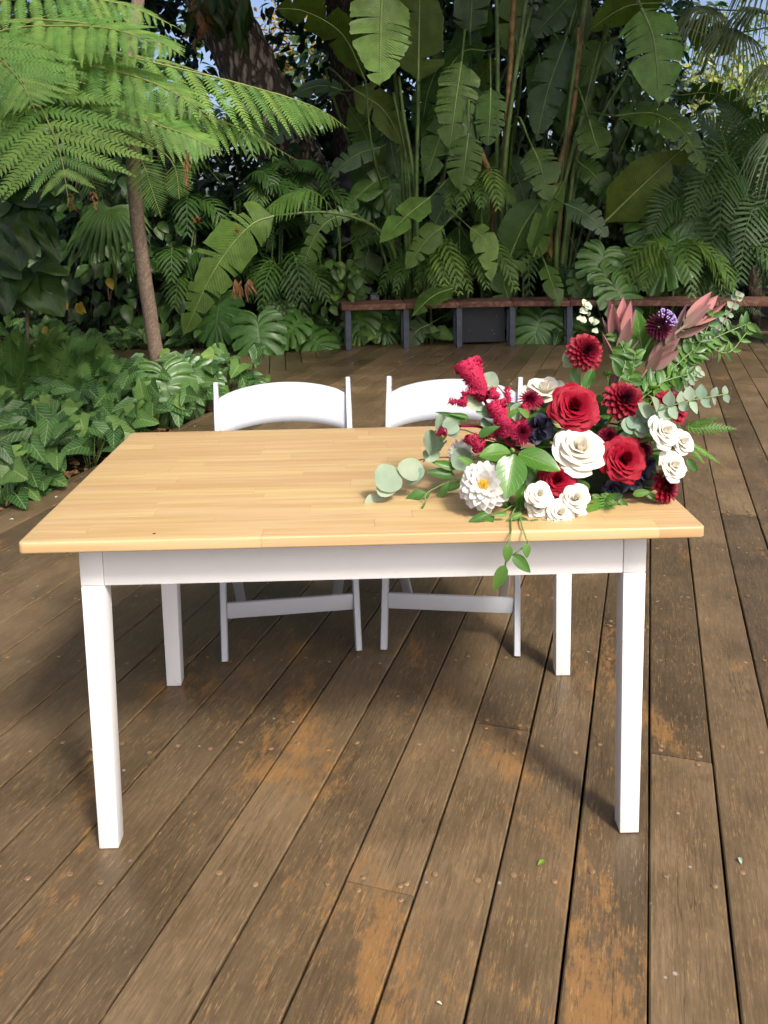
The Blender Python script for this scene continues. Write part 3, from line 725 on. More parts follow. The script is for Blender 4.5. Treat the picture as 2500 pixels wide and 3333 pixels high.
def mass(name, P, frames, mat, parent, kind='stuff', smooth=True):
    v, f, u = P; nv = len(v); A = np.array([np.asarray(m) for m in frames]); N_ = len(A)
    X = np.einsum('nij,vj->nvi', A[:, :3, :3], v)+A[:, None, :3, 3]
    fl = np.array(f); Fi = (fl[None]+(np.arange(N_)*nv)[:, None, None]).reshape(-1, fl.shape[1])
    me = bpy.data.meshes.new(name); me.vertices.add(N_*nv); me.vertices.foreach_set('co', X.reshape(-1).astype(np.float32))
    k = fl.shape[1]; me.loops.add(Fi.size); me.loops.foreach_set('vertex_index', Fi.ravel().astype(np.int32))
    me.polygons.add(len(Fi)); me.polygons.foreach_set('loop_start', (np.arange(len(Fi))*k).astype(np.int32)); me.polygons.foreach_set('loop_total', np.full(len(Fi), k, dtype=np.int32))
    me.polygons.foreach_set('use_smooth', np.ones(len(Fi), dtype=bool))
    ul = me.uv_layers.new(name='UVMap'); uu = np.tile(np.array(u, dtype=np.float32), (N_, 1)); ul.data.foreach_set('uv', uu[Fi.ravel()].ravel())
    me.materials.append(mat); me.update(); me.validate()
    o = ob(name, me, parent)
    if kind: o['kind'] = kind
    return o
def blob_frames(c, r, n, L, face=None, hang=0.4, shell=0.55):
    out = []
    for _ in range(n):
        d = rdir(); q = R(shell, 1)
        p = Vector((c[0]+d.x*r[0]*q, c[1]+d.y*r[1]*q, c[2]+d.z*r[2]*q))
        y = rdir()*0.8+d*0.6+Vector((0, -0.25, -hang)); up = d*0.5+UP*0.6+rdir()*0.5+Vector((0, -0.4, 0))
        l = L*R(0.65, 1.25); out.append(frame(p, p+y.normalized()*l, up, l))
    return out

# ------------------------------------------------------------------ plant builders
def paddle(parent, pts, W, mat='paddle', nsplit=7, face=None, cup=0.12, petiole=None, tilt=0.25, gap=0.22, n=30, name='leaf', label=None, tear=0.0):
    C = crv(pts, n); L = sum((C[i+1]-C[i]).length for i in range(n-1)); fc = Vector(face) if face is not None else (TOCAM+UP*0.35).normalized()
    mb = MB(); T = []; NN = []; BB = []
    for i in range(n):
        t = (C[min(i+1, n-1)]-C[max(i-1, 0)]).normalized(); nn = (fc-t*fc.dot(t)).normalized(); T.append(t); NN.append(nn); BB.append(t.cross(nn))
    def smp(t):
        x = min(max(t, 0), 1)*(n-1); k = min(int(x), n-2); f = x-k
        return C[k].lerp(C[k+1], f), NN[k].lerp(NN[k+1], f), BB[k].lerp(BB[k+1], f), T[k].lerp(T[k+1], f)
    def hw(t):
        a = min(1, t/0.16)**0.55; b = min(1, max(0, (1-t))/0.42)**0.62
        return max(0.004, W/2*a*b)
    for s in (-1, 1):
        cuts = sorted(R(0.06, 0.95) for _ in range(nsplit)); ed = [0]+cuts+[1]
        for a, b in zip(ed[:-1], ed[1:]):
            if b-a < 0.012: continue
            rows = max(2, int((b-a)*26)+1); m = 6; tc = (a+b)/2; til = R(-tilt, tilt)*0.6-0.04; lm = R(0.86, 1.0)*(R(0.55, 1) if R(0, 1) < max(tear, 0.07 if nsplit > 4 else 0) else 1); sh = R(-0.01, 0.015)
            V = []; U = []
            for i in range(rows+1):
                t = a+(b-a)*i/rows
                for k in range(m):
                    f = k/(m-1)
                    te = tc+(t-tc)*(1-gap*f**1.6*(1 if nsplit else 0))+sh*f
                    p, nn, bb, tt = smp(te); h = hw(t)*lm
                    rag = 1+(0.03*math.sin(t*90)+R(-0.025, 0.025) if k == m-1 else 0)
                    x = h*f*rag
                    z = 0.10*x-cup*2.2*x*x/max(W, 0.01)+til*x*f+0.01*math.sin(t*60)*f*h
                    V.append(p+bb*s*x+nn*z+tt*(0.18*x*f)); U.append((0.5+0.5*s*f, t))
            F = []
            for i in range(rows):
                for k in range(m-1):
                    q = (i*m+k, i*m+k+1, i*m+m+k+1, i*m+m+k); F.append(q if s > 0 else q[::-1])
            mb.add(V, F, U)
    r0 = max(0.006, W*0.022)
    mb.tube([C[i]+NN[i]*r0*0.25 for i in range(0, n)], lambda t: r0*(1-0.85*t), 6, 1)
    o = mb.build(name, [M[mat], M['midrib']], parent)
    if label: o['label'] = label
    if petiole:
        st = MB(); q = crv(list(petiole)+[pts[0]], 14); st.tube(q, lambda t: r0*(2.3-1.2*t), 7); st.build('stalk', M['stalk'], o)
    return o
def stalk(parent, pts, r0, r1, mat='stalk', name='stalk', n=14):
    mb = MB(); mb.tube(crv(pts, n), lambda t: r0+(r1-r0)*t, 8); return mb.build(name, M[mat], parent)
def ribbon(mb, P, w, nrm, mi=0, fold=0.25):
    V = []; U = []; k = len(P)
    for i, p in enumerate(P):
        f = i/(k-1); t = (P[min(i+1, k-1)]-P[max(i-1, 0)]).normalized(); b = t.cross(nrm)
        if b.length < 1e-5: b = t.orthogonal()
        b.normalize(); h = w*(math.sin(math.pi*min(1, 0.18+f*0.82))**0.7 if f < 1 else 0.02); nn = b.cross(t)
        V += [p-b*h+nn*fold*h, p, p+b*h+nn*fold*h]; U += [(0, f), (0.5, f), (1, f)]
    F = []
    for i in range(k-1): F += [(i*3, i*3+1, i*3+4, i*3+3), (i*3+1, i*3+2, i*3+5, i*3+4)]
    mb.add(V, F, U, mi)
def palm_frond(parent, pts, ll, n=24, w=0.016, mat='palm', face=None, droop=0.3, fwd=0.55, name='frond', vee=0.2, t0=0.18, r=0.009, label=None):
    C = crv(pts, 40); mb = MB(); fc = Vector(face) if face is not None else (UP+TOCAM*0.5).normalized()
    for i in range(n):
        t = t0+(1-t0)*i/(n-1); x = t*39; k = min(int(x), 38); p = C[k].lerp(C[k+1], x-k); tn = (C[k+1]-C[k]).normalized()
        nn = (fc-tn*fc.dot(tn)).normalized(); b = tn.cross(nn); u = (t-t0)/(1-t0)
        le = ll*(0.55+0.45*math.sin(math.pi*min(1, u*0.8+0.25)))*(1-0.45*u**3)*R(0.92, 1.05)
        for s in (-1, 1):
            d = (b*s+tn*(fwd+0.55*u)+nn*vee+rdir()*0.06).normalized()
            Q = [p+d*le*q+Vector((0, 0, -droop*le*q*q)) for q in (0, 0.33, 0.67, 1)]
            ribbon(mb, Q, w*(0.8+0.4*math.sin(math.pi*u)), nn)
    mb.tube(C[::3], lambda t: r*(1-0.75*t), 5, 1)
    o = mb.build(name, [M[mat], M['stalk']], parent)
    if label: o['label'] = label
    return o
def fan_leaf(parent, c, axis, nrm, r, n=22, spread=250, w=0.022, mat='palm', droop=0.35, name='fan_leaf', pet=None, joined=0.35):
    mb = MB(); ax = Vector(axis).normalized(); nn = (Vector(nrm)-ax*Vector(nrm).dot(ax)).normalized(); b = ax.cross(nn)
    for i in range(n):
        a = math.radians(-spread/2+spread*i/(n-1)); d = ax*math.cos(a)+b*math.sin(a); le = r*(0.75+0.25*math.cos(a*0.6))*R(0.93, 1.05)
        Q = [Vector(c)+d*le*q+nn*(-0.05*le*q)+Vector((0, 0, -droop*le*max(0, q-0.3)**2*2)) for q in (0, 0.25, 0.5, 0.75, 1)]
        ribbon(mb, Q, w*r*2, nn, 0, 0.35)
    if pet: mb.tube(crv(list(pet)+[c], 12), 0.008, 6, 1)
    return mb.build(name, [M[mat], M['stalk']], parent)
def sword_frond(parent, pts, ll, n=46, face=None, mat='swordfern'):
    C = crv(pts, 30); mb = MB(); fc = Vector(face) if face is not None else (TOCAM+UP*0.5).normalized()
    for i in range(n):
        t = 0.06+0.93*i/(n-1); x = t*29; k = min(int(x), 28); p = C[k].lerp(C[k+1], x-k); tn = (C[k+1]-C[k]).normalized()
        nn = (fc-tn*fc.dot(tn)).normalized(); b = tn.cross(nn); le = ll*(math.sin(math.pi*min(1, t*0.8+0.2))**0.7)*R(0.9, 1.08)
        for s in (-1, 1):
            d = (b*s+tn*0.22+nn*0.1+rdir()*0.08).normalized(); Q = [p+d*le*q-UP*0.25*le*q*q for q in (0, 0.5, 1)]
            ribbon(mb, Q, 0.27*le*0.42, nn, 0, 0.1)
    mb.tube(C[::3], lambda t: 0.003*(1.1-t), 4, 1)
    return mb.build('frond', [M[mat], M['fern_rachis']], parent)
def treefern_frond(parent, pts, pl, n=16, face=None, t0=0.1, tipw=0.25, meshes=None, droop=0.25, wz=1.0, mul=1.0):
    C = crv(pts, 50); fc = Vector(face) if face is not None else (TOCAM*0.6+UP).normalized()
    mb = MB(); mb.tube(C[::3]+[C[-1]], lambda t: 0.011*(1-0.85*t), 6); fr = mb.build('frond', M['fern_rachis'], parent)
    for i in range(n):
        u = i/(n-1); t = t0+(1-t0)*(u**0.9); x = min(t, 0.999)*49; k = min(int(x), 48); p = C[k].lerp(C[k+1], x-k); tn = (C[k+1]-C[k]).normalized()
        nn = (fc-tn*fc.dot(tn)).normalized(); b = tn.cross(nn)
        le = pl*(math.sin(math.pi*min(0.94, u*0.72+0.28))**0.75)*(1-(1-tipw)*u**2.2)*R(0.94, 1.05)
        for s in ((-1, 1) if i < n-1 else (0,)):
            d = (b*s+tn*(0.42+0.5*u if s else 1)+rdir()*0.05-UP*droop*0.5).normalized()
            m_ = random.choice(meshes or PINNA)
            ob('pinna', m_, fr, frame(p, p+d*le, nn+d*0.0, le*mul*(1.15 if le > 0.25 else 1.5)))
    return fr
def tree_trunk(parent, pts, rad, mat, n=30, seg=14, rough=0.0, name='trunk'):
    mb = MB(); C = crv(pts, n); mb.tube(C, rad, seg)
    if rough:
        mb.v = [tuple(Vector(v)+Vector((noise.noise(Vector(v)*5), noise.noise(Vector(v)*5+Vector((7, 0, 0))), 0))*rough) for v in mb.v]
    return mb.build(name, M[mat], parent)

# ------------------------------------------------------------------ far and tall trees behind
def mass_tree(label, base, H, crowns, n, L, mat, P=L_CARD, group=None, trunk_r=0.12, bark='bark_dark', cat='tree', name='leafy_tree'):
    t = thing(name, label, cat, base, 0, group)
    c0 = crowns[0][0]
    tree_trunk(t, [base, (base[0]+(c0[0]-base[0])*0.3, base[1], base[2]+(c0[2]-base[2])*0.5), c0], lambda q: trunk_r*(1.1-0.75*q), bark, 14, 10, 0.02)
    fr = []
    for c, r in crowns: fr += blob_frames(c, r, int(n*r[0]*r[2]), L)
    o = mass('crown', P, fr, M[mat], t); return t
# tall screen of evergreens right behind the beds
scr = [(-6.2, 11.0, ''), (-4.3, 11.4, ''), (-3.15, 10.8, ''), (-1.9, 11.9, ''), (-0.3, 11.2, ''), (1.1, 11.0, ''), (2.4, 11.4, ''), (3.7, 11.2, ''), (6.0, 11.9, ''), (0.6, 12.4, ''), (3.1, 12.4, '')]
tops = [5.6, 5.2, 5.4, 2.9, 5.2, 5.2, 5.0, 4.9, 2.9, 5.4, 5.2]
for (x, y, _), H in zip(scr, tops):
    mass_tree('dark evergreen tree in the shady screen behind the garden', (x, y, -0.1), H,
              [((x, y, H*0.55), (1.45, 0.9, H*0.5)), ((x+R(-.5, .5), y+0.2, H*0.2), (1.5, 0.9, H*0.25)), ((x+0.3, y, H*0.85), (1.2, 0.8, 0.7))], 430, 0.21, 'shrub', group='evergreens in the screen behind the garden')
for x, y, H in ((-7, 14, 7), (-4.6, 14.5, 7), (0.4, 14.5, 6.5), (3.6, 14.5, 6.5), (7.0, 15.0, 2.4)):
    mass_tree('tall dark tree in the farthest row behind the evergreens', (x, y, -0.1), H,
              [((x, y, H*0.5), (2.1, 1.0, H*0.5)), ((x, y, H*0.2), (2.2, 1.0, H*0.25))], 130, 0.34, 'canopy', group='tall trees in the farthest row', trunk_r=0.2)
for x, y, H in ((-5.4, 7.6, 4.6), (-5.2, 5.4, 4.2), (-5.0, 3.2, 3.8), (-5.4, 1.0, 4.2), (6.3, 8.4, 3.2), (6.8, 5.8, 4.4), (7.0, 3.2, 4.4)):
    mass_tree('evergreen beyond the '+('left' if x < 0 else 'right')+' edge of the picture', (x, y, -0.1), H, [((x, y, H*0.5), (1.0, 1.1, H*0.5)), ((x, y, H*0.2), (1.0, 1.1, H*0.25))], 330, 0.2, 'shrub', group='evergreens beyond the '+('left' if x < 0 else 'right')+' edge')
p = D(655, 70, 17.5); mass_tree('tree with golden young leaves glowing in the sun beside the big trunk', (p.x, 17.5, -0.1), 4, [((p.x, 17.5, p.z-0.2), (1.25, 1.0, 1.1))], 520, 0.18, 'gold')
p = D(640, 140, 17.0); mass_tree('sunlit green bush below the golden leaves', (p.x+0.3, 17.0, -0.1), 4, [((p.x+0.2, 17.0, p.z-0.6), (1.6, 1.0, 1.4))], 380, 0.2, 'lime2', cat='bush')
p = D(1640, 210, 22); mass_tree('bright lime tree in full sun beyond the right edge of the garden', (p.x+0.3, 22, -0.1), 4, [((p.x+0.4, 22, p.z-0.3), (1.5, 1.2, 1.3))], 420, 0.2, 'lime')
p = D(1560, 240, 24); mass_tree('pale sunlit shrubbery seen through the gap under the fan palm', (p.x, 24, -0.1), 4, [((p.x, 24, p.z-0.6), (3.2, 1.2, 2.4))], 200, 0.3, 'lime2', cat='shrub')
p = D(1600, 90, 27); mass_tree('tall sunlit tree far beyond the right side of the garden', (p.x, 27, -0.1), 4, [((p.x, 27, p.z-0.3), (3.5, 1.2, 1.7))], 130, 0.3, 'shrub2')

# ------------------------------------------------------------------ big fig with its crown over the back of the deck
fig = thing('fig_tree', 'huge leaning tree trunk with rough fissured bark, left of centre', 'tree', (D(770, 650, 9.3).x, 9.3, -0.1))
tp = [D(800, 690, 9.3), D(735, 540, 9.3), D(660, 400, 9.3), D(598, 270, 9.3), D(545, 165, 9.3), D(508, 90, 9.3), D(462, 0, 9.3), D(390, -140, 9.3)]
tree_trunk(fig, tp, lambda t: 0.37-0.04*t+0.1*max(0, 0.2-t)*4, 'bark_fig', 46, 26, 0.05)
tpl = tp[-1]
for e in ((-2, 7.5, 5.6), (1.0, 6.0, 5.6), (3.2, 3.2, 5.3), (-4, 9, 6), (3.8, 8.5, 6.2)):
    e = Vector(e); mb = MB(); mb.tube(crv([tpl-Vector((0, 0, 0.1)), tpl.lerp(e, 0.5)+Vector((0, 0, 0.5)), e], 16), lambda t: 0.14*(1-0.8*t), 8); mb.build('limb', M['bark_fig'], fig)
fr = []
for c, r, n_ in (((-0.5, 7.6, 6.0), (6.0, 3.6, 1.0), 18000), ((3.4, 2.9, 5.3), (2.2, 1.9, 0.6), 5200), ((5.2, 6.5, 5.6), (2.4, 3.0, 0.8), 4500)):  # lobes above the view, laid out to shade the back deck and plants
    for _ in range(n_):
        d = rdir(); q = R(0, 1)**0.4; p = Vector((c[0]+d.x*r[0]*q, c[1]+d.y*r[1]*q, c[2]+d.z*r[2]*q)); y = rdir(); y.z *= 0.4
        l = R(0.14, 0.26); fr.append(frame(p, p+y.normalized()*l, UP+rdir()*0.7, l*1.3))
mass('crown', L_CARD, fr, M['canopy'], fig)
# strap leaves and brown growth hanging on the trunk
ep = thing('epiphyte_clump', 'drooping dark strap leaves hanging on the big trunk at the top', 'plant', D(470, 0, 8.75))
for i in range(16):
    b = D(R(425, 540), R(-30, 10), R(8.6, 8.9)); ob('leaf', ME['big'], ep, frame(b, b+Vector((R(-.15, .15), R(-.1, .05), -R(.3, .6))), TOCAM+rdir()*0.4, 0.22))
lv = thing('dead_leaf_bunch', 'bunch of brown dead leaves caught on the left side of the big trunk', 'dead leaves', D(425, 40, 8.7))
for i in range(16):
    b = D(R(408, 448), R(0, 85), R(8.6, 8.8)); ob('leaf', ME['brn'], lv, frame(b, b+rdir()*0.12+Vector((0, 0, -0.1)), TOCAM+rdir(), 0.13))
# second dark trunk behind the paddles
t2 = thing('dark_tree', 'dark rough tree trunk behind the paddle leaves, top centre', 'tree', (D(745, 600, 9.9).x, 9.9, -0.1))
tree_trunk(t2, [D(765, 640, 10.2), D(755, 400, 10.2), D(742, 190, 10.2), D(728, -60, 10.2)], lambda t: 0.2-0.03*t, 'bark_dark', 24, 14, 0.04)
rk = MB(); bm = bmesh.new(); bmesh.ops.create_icosphere(bm, subdivisions=3, radius=1)
rc_ = D(735, 350, 10.0)
for v in bm.verts: v.co = Vector((v.co.x*0.62, v.co.y*0.4, v.co.z*0.34))*(1+0.3*noise.noise(v.co*1.6)); 
me = bpy.data.meshes.new('boulder'); bm.to_mesh(me); bm.free(); me.materials.append(M['rock'])
# the pale grey block sits on a stone plinth
o = ob('boulder', me, None, Matrix.Translation((rc_.x+0.1, 9.8, rc_.z-0.35))); tag(o, 'dark grey boulder half hidden behind paddle leaves', 'boulder')
pl_ = thing('stone_plinth', 'rough brown stone stack under the grey boulder', 'stone stack', (rc_.x+0.1, 9.8, -0.05))
for i in range(6):
    z0 = -0.05+i*(rc_.z-0.55)/6; bevel_obj('stone', boxb(-0.5+R(-.06, .06), 0.5+R(-.06, .06), -0.28, 0.28, z0, z0+(rc_.z-0.55)/6-0.01), M['bark_dark'], pl_, 0.05, 2, Matrix.Translation((rc_.x+0.1, 9.8, 0)) @ Matrix.Rotation(R(-.1, .1), 4, 'Z'))

# ------------------------------------------------------------------ slender tree on the left
ot = thing('added_shade_tree', 'unseen tree added outside the picture to shade the left bed', 'tree', (-4.2, -1.0, -0.1))  # added out of view; its crown is placed to shade bed and left deck
tree_trunk(ot, [(-4.2, -1.0, -0.1), (-4.0, -1.0, 2.5), (-2.2, -0.9, 4.8), (0.2, -0.7, 5.2)], lambda t: 0.16-0.11*t, 'bark_dark', 20, 10, 0.03)
fr = []
for c, r, n_ in (((0.1, -0.5, 5.1), (0.95, 1.9, 0.45), 1200), ((-2.2, 0.8, 5.0), (1.8, 1.6, 0.6), 1500)):
    for _ in range(n_):
        d = rdir(); q = R(0, 1)**0.4; p = Vector((c[0]+d.x*r[0]*q, c[1]+d.y*r[1]*q, c[2]+d.z*r[2]*q)); y = rdir(); y.z *= 0.4
        l = R(0.1, 0.2); fr.append(frame(p, p+y.normalized()*l, UP+rdir()*0.7, l*1.3))
mass('crown', L_CARD, fr, M['canopy'], ot)
sl = thing('slender_tree', 'slender bare brown tree trunk rising from the leafy bed on the left', 'tree', (D(350, 830, 5.0).x, 5.0, -0.05))
bz = D(349, 835, 5.0)
SP = [Vector((bz.x+0.005, 5.0, -0.06)), D(342, 793, 5.0), D(318, 640, 5.0), D(297, 480, 5.05), D(286, 330, 5.1), D(281, 115, 5.2), D(298, 0, 5.3), D(315, -160, 5.4), D(300, -420, 5.5)]
tree_trunk(sl, SP, lambda t: 0.060-0.014*t, 'bark_slim', 40, 14, 0.004)
fr = []
for _ in range(900):
    d = rdir(); c = SP[-1]+Vector((0, 0, 0.7)); p_ = c+Vector((d.x*1.5, d.y*1.3, d.z*0.8))*R(0, 1)**0.5; l = R(0.1, 0.18); y = rdir(); fr.append(frame(p_, p_+y*l, UP+rdir()*0.6, l))
mass('crown', L_CARD, fr, M['canopy'], sl)

# ------------------------------------------------------------------ tree fern
tf = thing('tree_fern', 'tree fern with wide feathery bright green fronds, upper left', 'fern', (-3.15, 4.4, -0.05))
cr = Vector((-3.15, 4.4, 2.35))
tree_trunk(tf, [(-3.2, 4.45, -0.1), (-3.2, 4.42, 1.2), tuple(cr)], lambda t: 0.09, 'bark_dark', 16, 10, 0.03)
def FR(pts, pl, n, **k): return treefern_frond(tf, [cr]+[D(*p) for p in pts], pl, n, **k)
FR([(-40, 90, 4.3), (52, 175, 3.75), (103, 262, 3.45), (131, 335, 3.28), (147, 428, 3.15)], 0.66, 10, face=(0.15, -0.9, 0.75), t0=0.38, tipw=0.16, droop=0.12)
FR([(-20, 52, 4.2), (200, 52, 4.0), (330, 84, 3.9), (398, 122, 3.85)], 0.42, 17, face=(0.0, -0.55, 1.0), t0=0.25, tipw=0.12, droop=0.5)
FR([(-30, 100, 4.1), (225, 148, 3.9), (360, 192, 3.8), (472, 264, 3.7)], 0.48, 16, face=(0.0, -0.6, 1.0), t0=0.25, tipw=0.15, droop=0.5)
FR([(0, 70, 4.6), (330, 135, 4.9), (560, 192, 5.1), (680, 232, 5.2), (752, 278, 5.25)], 0.6, 26, face=(0.05, -0.5, 1.0), t0=0.25, tipw=0.12, droop=0.55)
FR([(0, 130, 4.7), (300, 215, 4.9), (500, 270, 5.0), (640, 345, 5.1)], 0.5, 22, face=(0.05, -0.5, 1.0), t0=0.3, tipw=0.12, droop=0.55)
FR([(40, 160, 4.5), (250, 240, 4.5), (400, 290, 4.6), (482, 336, 4.6)], 0.36, 20, face=(0.0, -0.7, 0.8), t0=0.4, tipw=0.15, droop=0.4)
FR([(60, 170, 4.4), (240, 260, 4.35), (300, 335, 4.2), (325, 400, 4.15), (348, 468, 4.1)], 0.17, 24, face=(0.2, -1, 0.4), t0=0.6, tipw=0.3, meshes=PINNA_F, droop=0.15, mul=0.28)
FR([(80, 200, 4.4), (300, 300, 4.3), (372, 350, 4.2), (388, 430, 4.1)], 0.135, 15, face=(0.0, -1, 0.5), t0=0.78, tipw=0.5, meshes=PINNA_F, droop=0.1, mul=0.3)
FR([(-20, 150, 4.7), (120, 280, 4.75), (190, 370, 4.7), (213, 432, 4.65)], 0.24, 20, face=(0.0, -1, 0.4), t0=0.4, tipw=0.3, meshes=PINNA_F, mul=0.4)
FR([(-60, 20, 4.6), (120, -5, 4.5), (260, 8, 4.5), (385, 60, 4.5)], 0.42, 20, face=(0.0, -0.6, 0.9), t0=0.25, droop=0.5)
FR([(-90, 60, 3.9), (-20, 110, 3.6), (40, 170, 3.45), (75, 235, 3.35)], 0.5, 14, face=(0.1, -0.8, 0.8), t0=0.3, droop=0.25)
FR([(-70, 120, 3.9), (-30, 220, 3.5), (-12, 300, 3.4), (0, 365, 3.3)], 0.45, 13, face=(0.2, -0.9, 0.6), t0=0.35)
FR([(0, 95, 4.8), (180, 110, 5.0), (340, 130, 5.2), (480, 170, 5.4)], 0.5, 20, face=(0, -0.6, 0.9), t0=0.25, droop=0.5)
FR([(20, 180, 4.6), (130, 215, 4.4), (230, 275, 4.3), (300, 320, 4.25)], 0.34, 16, face=(0, -0.8, 0.8), t0=0.35, droop=0.3)
for k_ in range(9):
    x1 = R(60, 330); y1 = R(40, 230); Yt = R(3.7, 4.6)
    FR([(-30+R(-30, 30), R(60, 150), Yt+0.3), (x1*0.45, y1*0.55+R(20, 60), Yt+0.15), (x1*0.8, y1*0.85+20, Yt), (x1+40, y1+50, Yt-0.1)], R(0.3, 0.42), 13, face=(R(-.2, .2), -0.7, 0.85), t0=0.3, droop=0.35)
# curled brown dead frond pieces
for (x, y, l) in ((401, 325, 0.16), (402, 350, 0.16), (201, 415, 0.09), (152, 420, 0.1)):
    b = D(x, y, 4.05); mb = MB()
    P_ = [b+Vector((0.012*math.sin(i*1.1), 0, -l*i/9)) for i in range(10)]
    mb.tube(P_, lambda t: 0.004*(1.2-t), 5)
    for i in range(14):
        q = P_[i % 10]; d = rdir()*0.03; ribbon(mb, [q, q+d*0.6+Vector((0, 0, -0.01)), q+d*0.7+Vector((0, 0, -0.03))], 0.006, TOCAM)
    o = mb.build('dead_frond', M['brown'], tf); o['label'] = 'curled brown dead frond tip'

